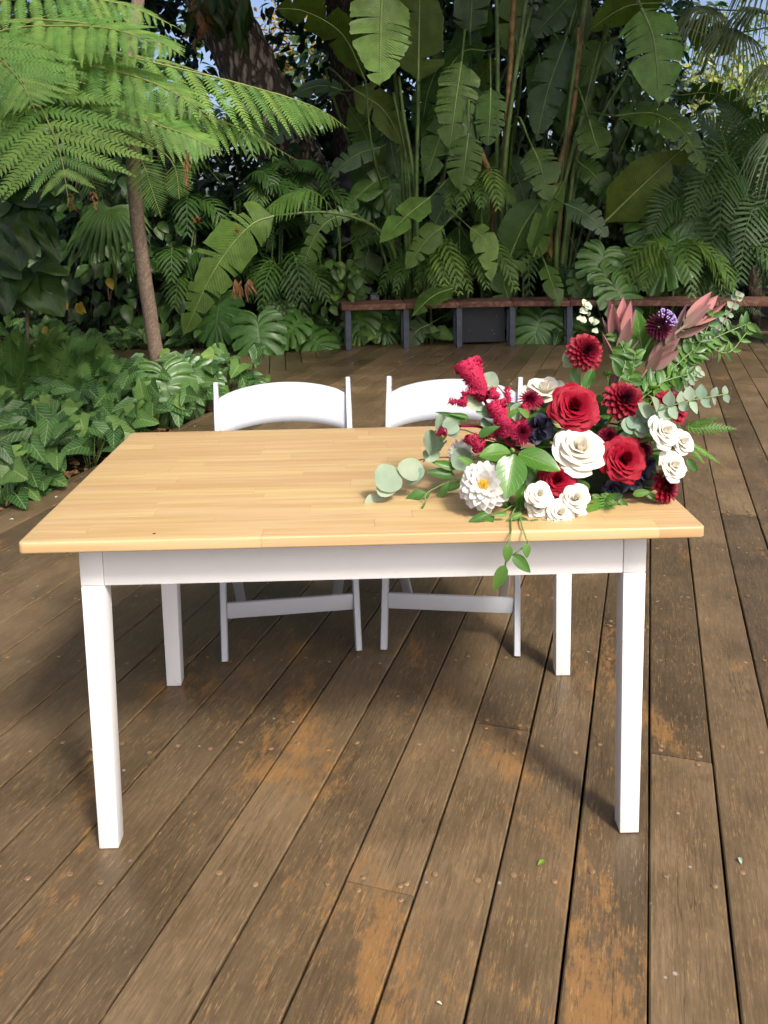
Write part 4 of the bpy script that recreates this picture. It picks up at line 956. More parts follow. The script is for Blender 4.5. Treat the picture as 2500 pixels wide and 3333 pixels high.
# ------------------------------------------------------------------ paddle plants (giant bird of paradise)
LI = [
 # pts (photo coords at 1659 wide, distance), width m, material, splits, extras
 ('A', [(826, -30, 6.9), (822, 60, 6.8), (820, 188, 6.75)], 0.60, 'paddle_light', 6, dict(face=(0.15, -1, 0.35), cup=0.05)),
 ('A', [(903, 178, 7.6), (905, 60, 7.6), (908, -90, 7.7)], 0.58, 'paddle_olive', 2, dict(face=(0.1, -1, 0.1), cup=0.05)),
 ('A', [(790, 175, 7.5), (740, 75, 7.3), (660, 25, 7.2), (592, 18, 7.1)], 0.40, 'paddle_olive', 2, dict(face=(-0.2, -0.8, -0.5))),
 ('A', [(997, 133, 7.4), (985, 215, 7.3), (971, 325, 7.25)], 0.44, 'paddle', 12, dict(cup=0.15)),
 ('B', [(1060, 190, 7.4), (1058, 250, 7.35), (1054, 316, 7.3)], 0.33, 'paddle', 8, {}),
 ('B', [(1012, 288, 7.1), (1004, 350, 7.05), (995, 416, 7.0)], 0.36, 'paddle', 9, {}),
 ('B', [(1225, 78, 7.8), (1185, 190, 7.8), (1158, 305, 7.8)], 0.42, 'paddle_blue', 5, dict(face=(-0.3, -1, 0.4))),
 ('B', [(1150, 318, 7.2), (1168, 360, 7.15), (1185, 436, 7.1)], 0.40, 'paddle', 11, {}),
 ('C', [(1272, 258, 7.2), (1284, 300, 7.15), (1299, 340, 7.1)], 0.38, 'paddle', 7, {}),
 ('C', [(1385, 18, 6.8), (1412, 90, 6.75), (1424, 228, 6.7)], 0.63, 'paddle_light', 6, dict(face=(0.1, -1, 0.3), cup=0.05)),
 ('C', [(1330, 250, 7.2), (1410, 245, 7.1), (1475, 285, 7.0), (1524, 376, 6.95)], 0.42, 'paddle', 14, dict(face=(0.0, -0.8, 0.6))),
 ('C', [(1300, 485, 7.3), (1390, 398, 7.2), (1485, 312, 7.2)], 0.55, 'paddle_olive', 1, dict(face=(-0.2, -1, -0.1), cup=0.03)),
 ('A', [(930, 425, 6.95), (880, 465, 6.85), (818, 527, 6.75)], 0.34, 'paddle_light', 1, dict(face=(-0.2, -0.8, 0.8), cup=0.1)),
 ('A', [(957, 488, 6.95), (920, 520, 6.9), (876, 582, 6.85)], 0.26, 'paddle', 3, {}),
 ('B', [(1015, 492, 6.9), (1045, 520, 6.85), (1064, 608, 6.8)], 0.27, 'paddle_light', 3, {}),
 ('B', [(1098, 562, 7.3), (1130, 490, 7.25), (1182, 412, 7.2)], 0.46, 'paddle', 1, dict(face=(-0.3, -1, 0.2), cup=0.05)),
 ('B', [(1148, 570, 7.2), (1180, 470, 7.2), (1222, 385, 7.2)], 0.30, 'paddle', 2, dict(face=(0.5, -1, 0.1))),
 ('C', [(1220, 440, 7.1), (1265, 462, 7.0), (1314, 512, 6.95)], 0.28, 'paddle_blue', 6, {}),
 ('C', [(1250, 350, 7.5), (1285, 380, 7.45), (1322, 440, 7.4)], 0.30, 'paddle', 9, {}),
 ('A', [(985, 390, 7.5), (960, 440, 7.5), (935, 495, 7.5)], 0.34, 'paddle_blue', 4, {}),
 ('A', [(980, 622, 6.85), (935, 640, 6.70), (888, 684, 6.58)], 0.26, 'paddle', 2, dict(face=(-0.2, -0.8, 0.9))),
 ('B', [(1178, 570, 6.9), (1192, 610, 6.7), (1209, 662, 6.6)], 0.22, 'paddle', 3, {}),
 ('A', [(928, 700, 7.1), (900, 715, 7.05), (874, 752, 7.0)], 0.26, 'paddle_blue', 3, {}),
 ('B', [(1100, 655, 7.1), (1090, 600, 7.1), (1140, 560, 7.1)], 0.30, 'paddle', 2, {}),
 ('A', [(742, 195, 8.3), (690, 185, 8.3), (625, 205, 8.3)], 0.36, 'paddle_blue', 3, dict(face=(0, -0.7, 0.8))),
 ('A', [(822, 318, 8.0), (770, 335, 8.0), (702, 388, 8.0)], 0.30, 'paddle_blue', 4, {}),
 ('A', [(690, 235, 8.6), (640, 262, 8.6), (580, 310, 8.6)], 0.36, 'paddle_blue', 4, {}),
 ('C', [(1435, 5, 7.2), (1350, 15, 7.2), (1265, 70, 7.2)], 0.34, 'paddle_olive', 2, dict(face=(0, -0.8, -0.5))),
 ('B', [(1240, -20, 8.0), (1195, 30, 8.0), (1150, 80, 8.0)], 0.38, 'paddle_blue', 4, {}),
 ('B', [(1015, 70, 8.1), (1018, 20, 8.1), (1020, -60, 8.1)], 0.42, 'paddle_blue', 3, {}),
 ('C', [(1465, 205, 8.0), (1550, 205, 8.0), (1640, 285, 7.9)], 0.38, 'paddle', 11, dict(face=(0, -0.4, -0.8), gap=0.4)),
 ('A', [(1050, 110, 8.0), (1000, 112, 7.9), (950, 175, 7.8)], 0.34, 'paddle', 8, dict(face=(0, -0.6, 0.8))),
 ('A', [(840, 380, 8.2), (800, 400, 8.1), (735, 460, 8.0)], 0.32, 'paddle', 2, {}),
 ('A', [(760, 190, 7.9), (830, 240, 7.9), (880, 330, 7.9)], 0.40, 'paddle_olive', 4, dict(face=(0.2, -0.9, 0.2))),
 ('B', [(1130, 120, 8.2), (1110, 60, 8.2), (1120, -60, 8.2)], 0.40, 'paddle', 3, {}),
 ('C', [(1330, 150, 8.2), (1290, 120, 8.1), (1250, 190, 8.1)], 0.40, 'paddle', 9, {}),
 ('B', [(1090, 420, 8.0), (1060, 460, 7.9), (1030, 560, 7.8)], 0.34, 'paddle', 4, {}),
 ('C', [(1250, 560, 7.2), (1262, 600, 7.0), (1240, 650, 6.95)], 0.24, 'paddle', 2, {}),
 ('C', [(1480, 60, 7.6), (1540, 80, 7.5), (1590, 110, 7.5)], 0.34, 'paddle_olive', 3, dict(face=(0, -0.8, -0.3))),
 ('C', [(1430, 190, 8.6), (1380, 170, 8.6), (1330, 215, 8.6)], 0.36, 'paddle', 6, {}),
]
CL = {'A': thing('bird_of_paradise_plant', 'tall paddle leaved clump with the bright hanging leaf at top centre', 'plant', (D(890, 640, 8.0).x, 8.0, -0.05), 0, 'giant paddle leaved plants behind the bench'),
      'B': thing('bird_of_paradise_plant', 'middle paddle leaved clump with thick upright stalks and brown sheaths', 'plant', (D(1090, 640, 8.0).x, 8.0, -0.05), 0, 'giant paddle leaved plants behind the bench'),
      'C': thing('bird_of_paradise_plant', 'right paddle leaved clump with the large pale hanging leaf near the fan palm', 'plant', (D(1230, 640, 8.0).x, 8.0, -0.05), 0, 'giant paddle leaved plants behind the bench')}
base = {'A': (890, 640, 8.0), 'B': (1085, 640, 8.0), 'C': (1215, 640, 8.0)}
for cl, pts, W_, mt, ns, kw in LI:
    P3 = [D(*p) for p in pts]; b = D(*base[cl]); b.x += R(-0.15, 0.15); b.z = 0.0
    d0 = (P3[0]-P3[1]).normalized(); mid = P3[0]+d0*0.35+Vector((0, 0.1, 0.0))
    if pts[0][1] > pts[-1][1]: mid = P3[0]-Vector((0, 0, 0.3))+(b-P3[0])*0.15
    mid.z = max(mid.z, 0.1)
    paddle(CL[cl], P3, W_, mt, ns, petiole=[b, b.lerp(mid, 0.55)+Vector((R(-.1, .1), 0.55, 0.15)), mid+Vector((0, 0.12, 0))], **kw)
for k_ in range(26):
    cl = random.choice('ABC'); x = {'A': 890, 'B': 1085, 'C': 1290}[cl]+R(-110, 130); y = R(60, 520); Yk = R(8.2, 8.8); up_ = R(0, 1) < 0.4; L_ = R(0.7, 1.1)
    p0 = D(x, y, Yk); d = Vector((R(-.5, .5), R(-.3, .1), 1 if up_ else -1)).normalized(); b = D(*base[cl]); b.z = 0; b.y = 8.6
    paddle(CL[cl], [p0, p0+d*L_*0.5+Vector((0, -0.05, 0.05)), p0+d*L_+Vector((R(-.1, .1), -0.15, -0.06))], R(0.34, 0.46), random.choice(['paddle', 'paddle', 'paddle_blue', 'paddle_olive']), random.choice([1, 3, 6, 9]), face=(R(-.4, .4), -0.9, R(-.1, .6)), petiole=[b, b.lerp(p0, 0.6)+Vector((0, 0.3, 0))])
for cl, pts, r0, r1, mt in [
 ('A', [(895, 640, 7.7), (897, 415, 7.7), (872, 250, 7.7), (862, 165, 7.7)], 0.028, 0.015, 'stalk'), ('A', [(905, 640, 7.65), (900, 420, 7.65), (905, 170, 7.65)], 0.028, 0.018, 'stalk'),
 ('A', [(880, 640, 7.75), (885, 400, 7.75), (850, 200, 7.75)], 0.024, 0.014, 'stalk'),
 ('B', [(1075, 640, 7.6), (1080, 480, 7.6), (1100, 230, 7.6), (1148, 15, 7.6)], 0.036, 0.02, 'stalk'), ('B', [(1085, 640, 7.55), (1086, 420, 7.55), (1102, 150, 7.55), (1110, -30, 7.55)], 0.042, 0.026, 'sheath'),
 ('B', [(1078, 640, 7.5), (1092, 330, 7.5), (1125, 80, 7.5), (1140, -40, 7.5)], 0.03, 0.02, 'stalk'), ('B', [(1070, 640, 7.65), (1075, 200, 7.65), (1072, -30, 7.65)], 0.03, 0.02, 'stalk'),
 ('B', [(1065, 640, 7.7), (1066, 420, 7.7), (1040, 330, 7.7)], 0.05, 0.03, 'sheath'),
 ('C', [(1195, 640, 7.6), (1215, 380, 7.6), (1240, 200, 7.6), (1265, -20, 7.6)], 0.042, 0.026, 'sheath'), ('C', [(1190, 640, 7.5), (1212, 400, 7.5), (1228, 240, 7.5), (1262, 0, 7.5)], 0.034, 0.02, 'stalk'),
 ('C', [(1205, 640, 7.55), (1245, 330, 7.55), (1300, 120, 7.55), (1345, 75, 7.5)], 0.03, 0.016, 'stalk'), ('C', [(1210, 640, 7.65), (1255, 350, 7.65), (1375, 118, 7.6)], 0.03, 0.014, 'stalk'),
 ('C', [(1200, 640, 7.45), (1208, 450, 7.45), (1260, 240, 7.45), (1295, 90, 7.45)], 0.03, 0.016, 'stalk'), ('C', [(1185, 640, 7.5), (1195, 420, 7.5), (1238, 240, 7.5), (1250, 60, 7.5)], 0.036, 0.02, 'sheath')]:
    stalk(CL[cl], [D(*p) for p in pts], r0, r1, mt)
# low arching paddle leaf on the left with its long stalk
lp = thing('bird_of_paradise_plant', 'arching plant whose long torn paddle leaf bends down to the left of the bench', 'plant', (D(850, 640, 7.6).x, 7.6, -0.05), 0, 'giant paddle leaved plants behind the bench')
paddle(lp, [D(592, 466, 6.95), D(535, 492, 6.9), D(462, 585, 6.85), D(396, 726, 6.8)], 0.50, 'paddle', 12, face=(0.35, -0.9, 0.45), petiole=[D(850, 640, 7.6), D(850, 540, 7.5), D(795, 482, 7.3), D(700, 458, 7.1)], tear=0.25, label='long torn leaf bending to the ground')
paddle(lp, [D(770, 462, 7.5), D(705, 480, 7.4), D(660, 560, 7.35), D(655, 660, 7.3)], 0.28, 'paddle', 14, face=(0.3, -0.9, 0.3), petiole=[D(860, 640, 7.7), D(840, 520, 7.6)], tear=0.7, gap=0.3, label='shredded hanging leaf')

# ------------------------------------------------------------------ palms
# bamboo palms left of centre
def bamboo_palm(label, x, Y, n, hmin, hmax, mat='palm', ll=0.24, group='bamboo palms left of centre'):
    b = D(x, 660, Y); t = thing('bamboo_palm', label, 'palm', (b.x, Y, -0.05), 0, group)
    for i in range(3):
        mb = MB(); mb.tube([(b.x+R(-.15, .15), Y+R(-.1, .1), -0.05), (b.x+R(-.2, .2), Y+R(-.1, .1), hmax*0.6)], 0.011, 6); mb.build('cane', M['stalk'], t)
    for i in range(n):
        z = R(hmin, hmax); a = R(-2.9, 0.2) if R(0, 1) < 0.8 else R(0, 6.28); L_ = R(0.5, 0.85); d = Vector((math.cos(a), math.sin(a)*0.8, 0))
        p0 = Vector((b.x+R(-.2, .2), Y+R(-.15, .15), z-0.15)); up = R(0.1, 0.4)
        palm_frond(t, [p0, p0+d*L_*0.4+Vector((0, 0, up)), p0+d*L_*0.75+Vector((0, 0, up*0.9)), p0+d*L_+Vector((0, 0, up*0.3-0.1))], ll, 13, 0.014, mat, droop=0.35)
    return t
bamboo_palm('bushy bamboo palm just right of the slender trunk', 400, 7.5, 13, 0.6, 2.3)
bamboo_palm('bushy bamboo palm behind the long torn paddle leaf', 500, 7.7, 15, 0.5, 2.5)
bamboo_palm('bushy bamboo palm left of the shredded hanging leaf', 600, 7.9, 15, 0.4, 2.4)
bamboo_palm('bamboo palm in the dark gap below the boulder', 700, 8.6, 10, 0.3, 1.6)
bp_ = thing('parlour_palm', 'palm with one arching frond of hanging leaflets above the torn paddle leaf', 'palm', (D(735, 640, 7.6).x, 7.6, -0.05))
palm_frond(bp_, [D(735, 600, 7.6), D(730, 480, 7.4), D(680, 415, 7.2), D(620, 425, 7.1), D(560, 470, 7.0)], 0.26, 17, 0.017, 'palm_light', droop=0.8, t0=0.4)
palm_frond(bp_, [D(735, 600, 7.7), D(725, 440, 7.7), D(690, 360, 7.6), D(640, 345, 7.5)], 0.28, 17, 0.015, 'palm', droop=0.6, t0=0.4)
palm_frond(bp_, [D(700, 600, 7.7), D(650, 400, 7.7), D(600, 350, 7.6), D(520, 430, 7.5)], 0.26, 20, 0.013, 'palm', droop=0.3, t0=0.3)
# small palms under the paddle clump and along the bench
def small_palm(label, x, y, Y, n, L_, mat, ll=0.17, name='small_palm', group=None):
    b = D(x, y, Y); t = thing(name, label, 'palm', (b.x, Y, -0.05), 0, group)
    mb = MB(); mb.tube([(b.x, Y, -0.05), (b.x, Y, b.z)], 0.014, 6); mb.build('stem', M['stalk'], t)
    for i in range(n):
        a = -math.pi/2+R(-1.5, 1.5); d = Vector((math.cos(a), math.sin(a), 0)); l = L_*R(0.75, 1.15); up = R(0.15, 0.35)*l/0.5
        palm_frond(t, [b, b+d*l*0.4+Vector((0, 0, up)), b+d*l*0.8+Vector((0, 0, up*0.5)), b+d*l*1.05+Vector((0, 0, -0.12*l/0.4))], ll, 12, 0.013, mat, droop=0.4, t0=0.2)
    return t
small_palm('small light green palm in front of the left paddle clump', 930, 590, 7.3, 7, 0.5, 'palm_light')
small_palm('small light palm below the paddle leaves in the middle', 1010, 580, 7.3, 7, 0.5, 'palm_light')
small_palm('small palm high among the middle paddle stalks', 1040, 420, 7.4, 7, 0.38, 'palm_light')
small_palm('light green palm spilling over the bench on the right', 1455, 585, 6.95, 8, 0.5, 'palm_light', 0.2)
small_palm('small palm low behind the bench at the right edge', 1570, 610, 7.2, 8, 0.55, 'palm', 0.2)
small_palm('small dark palm at the foot of the middle clump', 1130, 600, 7.6, 7, 0.5, 'palm')
small_palm('dark palm left of the bench end', 560, 650, 7.5, 8, 0.55, 'palm', 0.2)
small_palm('dark palm beside the long torn leaf', 620, 610, 7.3, 8, 0.5, 'palm', 0.2)
# large feather palm on the right
fp = thing('feather_palm', 'large dark palm with long feather fronds at the right edge', 'palm', (D(1640, 640, 7.9).x, 7.9, -0.05))
c_ = D(1630, 560, 7.9); mb = MB(); mb.tube([(c_.x, 7.9, -0.05), tuple(c_)], 0.09, 10); mb.build('trunk', M['bark_dark'], fp)
for pts in ([(1580, 420, 7.6), (1560, 300, 7.5), (1500, 250, 7.4)], [(1600, 430, 7.5), (1570, 330, 7.3), (1520, 390, 7.1), (1490, 470, 7.0)], [(1620, 430, 7.6), (1640, 300, 7.5), (1690, 250, 7.4)],
            [(1560, 490, 7.4), (1500, 430, 7.2), (1440, 440, 7.1), (1410, 500, 7.0)], [(1600, 500, 7.3), (1560, 480, 7.1), (1530, 550, 6.95), (1505, 640, 6.85)], [(1640, 440, 7.5), (1600, 380, 7.3), (1560, 420, 7.1), (1555, 540, 7.0)],
            [(1660, 480, 7.4), (1640, 430, 7.2), (1610, 500, 7.0), (1600, 600, 6.9)], [(1560, 420, 7.9), (1500, 360, 7.9), (1440, 350, 7.9)], [(1610, 390, 7.9), (1590, 280, 7.9), (1560, 210, 8.0)], [(1680, 460, 7.4), (1680, 420, 7.2), (1660, 520, 7.0), (1650, 610, 6.9)],
            [(1590, 470, 7.7), (1540, 400, 7.6), (1470, 420, 7.5), (1430, 480, 7.4)]):
    palm_frond(fp, [c_]+[D(*p) for p in pts], 0.32, 26, 0.015, 'palm', droop=0.15, t0=0.25, fwd=0.35, face=(TOCAM+UP*0.4).normalized())
# fan palm top right with hanging segments
fn = thing('fan_palm', 'fan palm with long drooping grey green segments at the upper right edge', 'palm', (D(1800, 600, 6.7).x, 6.7, -0.05))
c_ = D(1800, 120, 6.7); mb = MB(); mb.tube([(c_.x, 6.7, -0.05), tuple(c_)], 0.11, 10); mb.build('trunk', M['bark_dark'], fn)
for (x, y, Y, ax, r) in ((1600, 70, 6.6, (-0.7, -0.4, 0.0), 0.5), (1655, 30, 6.5, (-0.4, -0.6, 0.1), 0.5), (1705, 300, 6.4, (-0.6, -0.5, -0.1), 0.5), (1690, -60, 6.9, (-0.6, 0.2, 0.2), 0.55), (1540, 20, 7.0, (-0.8, -0.1, 0.1), 0.45), (1690, 150, 6.5, (-0.5, -0.5, 0.0), 0.45)):
    fan_leaf(fn, D(x, y, Y), ax, (0.2, -0.5, 0.85), r, 34, 250, 0.011, 'palm_dry', 1.1, pet=[c_, c_.lerp(D(x, y, Y), 0.5)+Vector((0, 0, 0.15))])
# rhapis-like fan leaf on the far left
rf = thing('fan_palm', 'dark fan palm leaf arching left of the slender trunk', 'palm', (D(235, 640, 7.2).x, 7.2, -0.05))
fan_leaf(rf, D(238, 452, 6.6), (0.0, -0.5, -0.5), (0, -0.55, 0.8), 0.42, 18, 220, 0.03, 'palm', 0.6, pet=[D(250, 640, 7.2), D(250, 520, 7.0)])
fan_leaf(rf, D(215, 490, 6.8), (-0.5, -0.5, -0.3), (0, -0.55, 0.8), 0.36, 16, 200, 0.03, 'palm', 0.6, pet=[D(250, 640, 7.2), D(240, 540, 7.0)])

# ------------------------------------------------------------------ low plants
def leaf_at(parent, me, b, t, face, w, name='leaf'): return ob(name, me, parent, frame(b, t, face, w))
def arrowhead(label, c, n, spread, h, group, LL=(0.13, 0.2), light=0.25):
    t = thing('arrowhead_vine', label, 'plant', c, 0, group); st = MB(); c = Vector(c)
    for i in range(n):
        a = R(0, 6.28); rr = spread*R(0.1, 1)**0.6
        p = c+Vector((math.cos(a)*rr, math.sin(a)*rr, h*R(0.35, 1.05)))
        d = Vector((math.cos(a)*0.6+R(-.5, .5), math.sin(a)*0.4-0.55+R(-.4, .4), R(-0.6, 0.15))).normalized(); L_ = R(*LL)
        st.tube(crv([c+Vector((math.cos(a)*0.02, math.sin(a)*0.02, 0)), c.lerp(p, 0.6)+Vector((0, 0, 0.04)), p], 5), 0.0028, 4)
        leaf_at(t, ME['syng_l'] if R(0, 1) < light else ME['syng'], p, p+d*L_, UP*0.65+TOCAM*0.85+rdir()*0.4, L_*R(0.95, 1.2))
    st.build('stems', M['stalk'], t); return t
pts = []; tries = 0
while len(pts) < 52 and tries < 4000:
    tries += 1; y = R(1.75, 4.95); v = R(-3.9, -2.42); p = uv2w(uat(v, y), v)
    lim = -0.41*(y+1.77)*1.08
    if p.x < lim-0.15: continue
    if all((Vector(q)-p).length > 0.19 for q in pts): pts.append(p)
for p in pts:
    tall = 0.16+0.16*max(0, min(1, (p.y-2)/2.5))
    arrowhead('arrowhead vine with pale veined leaves in the bed left of the table', (p.x, p.y, -0.05), 11, 0.19, tall+R(0, 0.08), 'arrowhead vines in the left bed', (0.10, 0.175))
for x in (70, 120, 165, 215, 262, 300, 400, 430, 455, 510, 590, 640, 675, 715):
    p = D(x, 745, 7.05); arrowhead('arrowhead vine along the far edge of the deck', (p.x, 7.05+R(-.05, .2), -0.03), 8, 0.17, R(0.15, 0.34), 'arrowhead vines along the far edge of the deck', (0.12, 0.17))
for x in (770, 800, 835, 925, 955, 1210, 1235, 1260, 1290, 1590, 1620):
    p = D(x, 735, 7.0); arrowhead('light arrowhead vine growing under the bench', (p.x, 7.05+R(-.05, .25), -0.03), 6, 0.14, R(0.13, 0.30), 'arrowhead vines under the bench', (0.13, 0.19), 0.7)
def monstera(label, leaves, name='split_leaf_plant', group=None):
    b0 = leaves[0]; c = D(b0[0], b0[1], b0[2]); t = thing(name, label, 'plant', (c.x, b0[2]+0.15, -0.05), 0, group); st = MB()
    for i, (x, y, Y, ang, L_) in enumerate(leaves):
        p = D(x, y, Y); d = Vector((math.sin(math.radians(ang)), -0.35, -math.cos(math.radians(ang))*0.9)).normalized()
        b = p-d*L_*0.32
        leaf_at(t, ME['mon%d' % (i % 3)], b, b+d*L_, TOCAM*0.75+UP*0.6+rdir()*0.2, L_*1.05)
        st.tube(crv([Vector((c.x+R(-.1, .1), b0[2]+0.15, -0.05)), b+Vector((0, 0.12, 0.06)), b], 8), 0.006, 6)
    st.build('stalks', M['stalk'], t); return t
monstera('split leaf plant with one big glossy leaf in the arrowhead bed', [(361, 850, 4.0, 12, 0.36), (432, 822, 4.3, 60, 0.28), (405, 860, 4.2, 30, 0.24)])
monstera('split leaf plant left of the bench with its leaf lying over the deck edge', [(468, 690, 6.85, -8, 0.46), (560, 735, 6.6, 5, 0.46), (628, 715, 6.8, -40, 0.32), (690, 742, 6.85, 60, 0.36), (610, 690, 7.0, 10, 0.3)])
monstera('split leaf plant seen under the bench right of the black panel', [(1158, 715, 6.95, -20, 0.42), (1135, 735, 7.0, -50, 0.3)])
monstera('split leaf plant hanging over the bench behind the flowers', [(1345, 648, 6.7, 25, 0.44), (1295, 580, 6.95, -20, 0.42), (1318, 610, 6.85, 30, 0.34), (1265, 610, 7.0, -30, 0.34)])
monstera('big split leaf plant on the right behind the bench', [(1440, 560, 6.95, -35, 0.55), (1497, 480, 7.1, 20, 0.52), (1400, 500, 7.3, -15, 0.42), (1480, 545, 7.2, 10, 0.4), (1375, 570, 7.2, -30, 0.34), (1560, 540, 7.3, 15, 0.4)])
monstera('split leaf plant in the shade under the left end of the bench', [(775, 700, 7.1, -20, 0.36), (830, 705, 7.15, 30, 0.34), (800, 690, 7.2, 0, 0.3)])
monstera('split leaf climber on the dark trunk above the bench', [(845, 405, 8.3, 0, 0.5), (870, 370, 8.4, 30, 0.4), (800, 430, 8.4, -30, 0.4)])
# sword ferns at the left edge
sf = thing('sword_fern', 'clump of upright sword fern fronds at the left edge behind the arrowhead bed', 'fern', (D(60, 850, 4.2).x, 4.2, -0.05))
def zz(x, y, Y): return D(x/3.572, 730+y/3.572, Y)
for b, t_, Y in (((100, 620), (62, -40), 4.0), ((160, 560), (205, -20), 4.1), ((190, 420), (235, -10), 4.2), ((340, 340), (325, 10), 4.3), ((390, 340), (650, 20), 4.1), ((500, 320), (830, 10), 4.4), ((560, 320), (890, 110), 4.4), ((700, 350), (890, 255), 4.2), ((520, 350), (700, 325), 4.0),
                 ((40, 780), (15, 440), 3.6), ((120, 620), (180, 270), 3.8), ((60, 560), (10, 200), 3.8), ((300, 340), (250, 180), 4.1), ((430, 330), (740, 70), 4.3), ((60, 330), (110, -60), 4.2), ((20, 350), (-10, -40), 4.1), ((330, 330), (480, -110), 4.4), ((280, 350), (400, -60), 4.4), ((140, 300), (150, -130), 4.5)):
    B = zz(*b, Y+0.15); T_ = zz(*t_, Y-0.1); m1 = B.lerp(T_, 0.45)+Vector((0, 0.02, 0.10)); B.z = max(B.z-0.15, -0.05)
    sword_frond(sf, [B, m1, T_], 0.085, 40)
# broad leaved shrub, far left
bl = thing('broad_leaf_shrub', 'shrub with big dull drooping oval leaves at the far left', 'shrub', (D(20, 760, 5.1).x, 5.1, -0.05))
def z0(x, y, Y): return D(x/5.0, 398+y/5.0, Y)
bst = MB(); bx = z0(250, 1500, 5.2).x
bst.tube(crv([(bx, 5.2, -0.05), tuple(z0(280, 900, 5.1)), tuple(z0(270, 240, 5.1)), tuple(z0(100, -300, 5.1))], 14), 0.014, 6); bst.build('stem', M['bark_slim'], bl)
for b, t_, w_ in (((330, 930), (600, 1370), 330), ((290, 930), (150, 1350), 240), ((330, 880), (660, 880), 150), ((300, 900), (690, 1170), 160), ((270, 250), (320, 740), 190), ((350, 270), (535, 800), 130), ((330, 240), (620, 740), 170), ((120, 420), (170, 860), 300), ((-60, 150), (165, 465), 220),
                  ((-60, 750), (150, 950), 200), ((250, 240), (180, -80), 220), ((260, 250), (80, 640), 230), ((270, 880), (100, 1150), 240), ((280, 920), (300, 1320), 230), ((280, 240), (470, 500), 180), ((150, 60), (320, 160), 200), ((60, 60), (-80, 300), 240), ((40, 1000), (-20, 1350), 230), ((100, 1000), (60, 1340), 160), ((200, 60), (330, -120), 220), ((380, 240), (520, 130), 200)):
    Y = R(4.75, 5.0); B = z0(*b, Y+0.1); T_ = z0(*t_, Y-0.1); w_ = w_/5*0.0036*1.75
    leaf_at(bl, ME['big'], B, T_, TOCAM*0.8+UP*0.5+rdir()*0.25, w_/0.62*0.8)
# leafy vine wall between the left edge and the palms
vw = thing('vine_thicket', 'thicket of dark oval leaves behind the slender trunk on the left', 'shrub', (D(230, 650, 7.4).x, 7.4, -0.05))
vs = MB()
for i in range(10): vs.tube(crv([(D(120+i*30, 700, 7.5).x, 7.6, -0.05), (D(130+i*30, 600, 7.5).x+R(-.2, .2), 7.6, 1.0), (D(120+i*30, 300, 7.5).x+R(-.3, .3), 7.6, R(1.6, 2.4))], 8), 0.01, 5)
vs.build('stems', M['bark_dark'], vw)
for i in range(290):
    x, y = R(60, 410), R(330, 765); b = D(x, y, R(7.15, 7.7)); L_ = R(0.13, 0.24); d = Vector((R(-.7, .7), -0.5, R(-1, -0.1))).normalized()
    leaf_at(vw, ME['ovb'] if R(0, 1) < 0.85 else ME['ovs'], b, b+d*L_, TOCAM*0.6+UP*0.7+rdir()*0.4, L_*1.15)
for (x, y) in ((135, 643), (172, 652), (95, 705), (165, 655), (233, 600)):
    b = D(x, y, 6.9); o = leaf_at(vw, ME['yel'], b, b+Vector((0.06, -0.08, -0.1)), TOCAM+rdir()*0.4, 0.15); o['label'] = 'yellowed leaf among the dark ones'
# pothos on the stump left of the bench
ps = thing('climbing_pothos', 'light green leafy vine climbing a stump left of the bench end', 'vine', (D(735, 720, 7.25).x, 7.25, -0.05))
tree_trunk(ps, [(D(728, 740, 7.3).x, 7.35, -0.1), tuple(D(735, 640, 7.35)), tuple(D(745, 570, 7.35))], lambda t: 0.10-0.03*t, 'bark_dark', 12, 10, 0.03, name='stump')
for i in range(70):
    x, y = random.gauss(735, 28), R(560, 745); b = D(x, y, R(7.0, 7.25)); L_ = R(0.10, 0.18); d = Vector((R(-.8, .8), -0.5, R(-.9, .1))).normalized()
    if y > 665 and R(0, 1) < 0.6: continue
    leaf_at(ps, ME['ovs'], b, b+d*L_, TOCAM*0.6+UP*0.7+rdir()*0.4, L_*1.3)
cv = thing('hanging_vine', 'vine with hanging pointed leaves between the paddle stalks and the pale hanging leaf', 'vine', (D(1310, 500, 8.5).x, 8.5, -0.05))
vs = MB(); vs.tube(crv([(D(1300, 700, 8.6).x, 8.6, -0.05), tuple(D(1300, 400, 8.6)), tuple(D(1320, 150, 8.6))], 10), 0.02, 6); vs.build('stem', M['bark_dark'], cv)
for i in range(120):
    x, y = R(1245, 1420), R(170, 440); b = D(x, y, R(8.1, 8.5)); L_ = R(0.15, 0.24); d = Vector((R(-.4, .4), -0.3, -1)).normalized()
    leaf_at(cv, ME['ovs'] if R(0, 1) < 0.5 else ME['ovb'], b, b+d*L_, TOCAM*0.8+UP*0.4+rdir()*0.5, L_*1.2)
# shrubs filling the shade between the plants
US = [(-4.4, 8.2, 1.4, 'at the far left'), (-3.2, 8.8, 1.8, 'behind the vine thicket'), (-1.8, 9.0, 1.7, 'behind the bamboo palms'), (-1.0, 8.75, 2.1, 'left of the boulder'), (0.5, 9.0, 1.3, 'behind the left paddle clump'), (1.5, 9.2, 1.8, 'behind the middle paddle clump'), (2.5, 9.0, 1.6, 'behind the right paddle clump'), (3.5, 9.1, 1.5, 'behind the big split leaf plant'), (4.6, 9.0, 1.25, 'behind the feather palm')]
for x, y, h, wh in US:
    t = thing('understorey_shrub', 'dark bushy shrub in the shade '+wh, 'shrub', (x, y, -0.05), 0, 'dark shrubs in the shade')
    mb = MB()
    for i in range(5): mb.tube(crv([(x+R(-.1, .1), y, -0.05), (x+R(-.3, .3), y, h*0.5), (x+R(-.6, .6), y+R(-.2, .2), h)], 6), 0.012, 5)
    mb.build('stems', M['bark_dark'], t)
    mass('foliage', L_OV, blob_frames((x, y, h*0.55), (0.85, 0.5, h*0.55), int(260*h), 0.2, shell=0.3), M['shrub' if R(0, 1) < 0.6 else 'broad'], t)
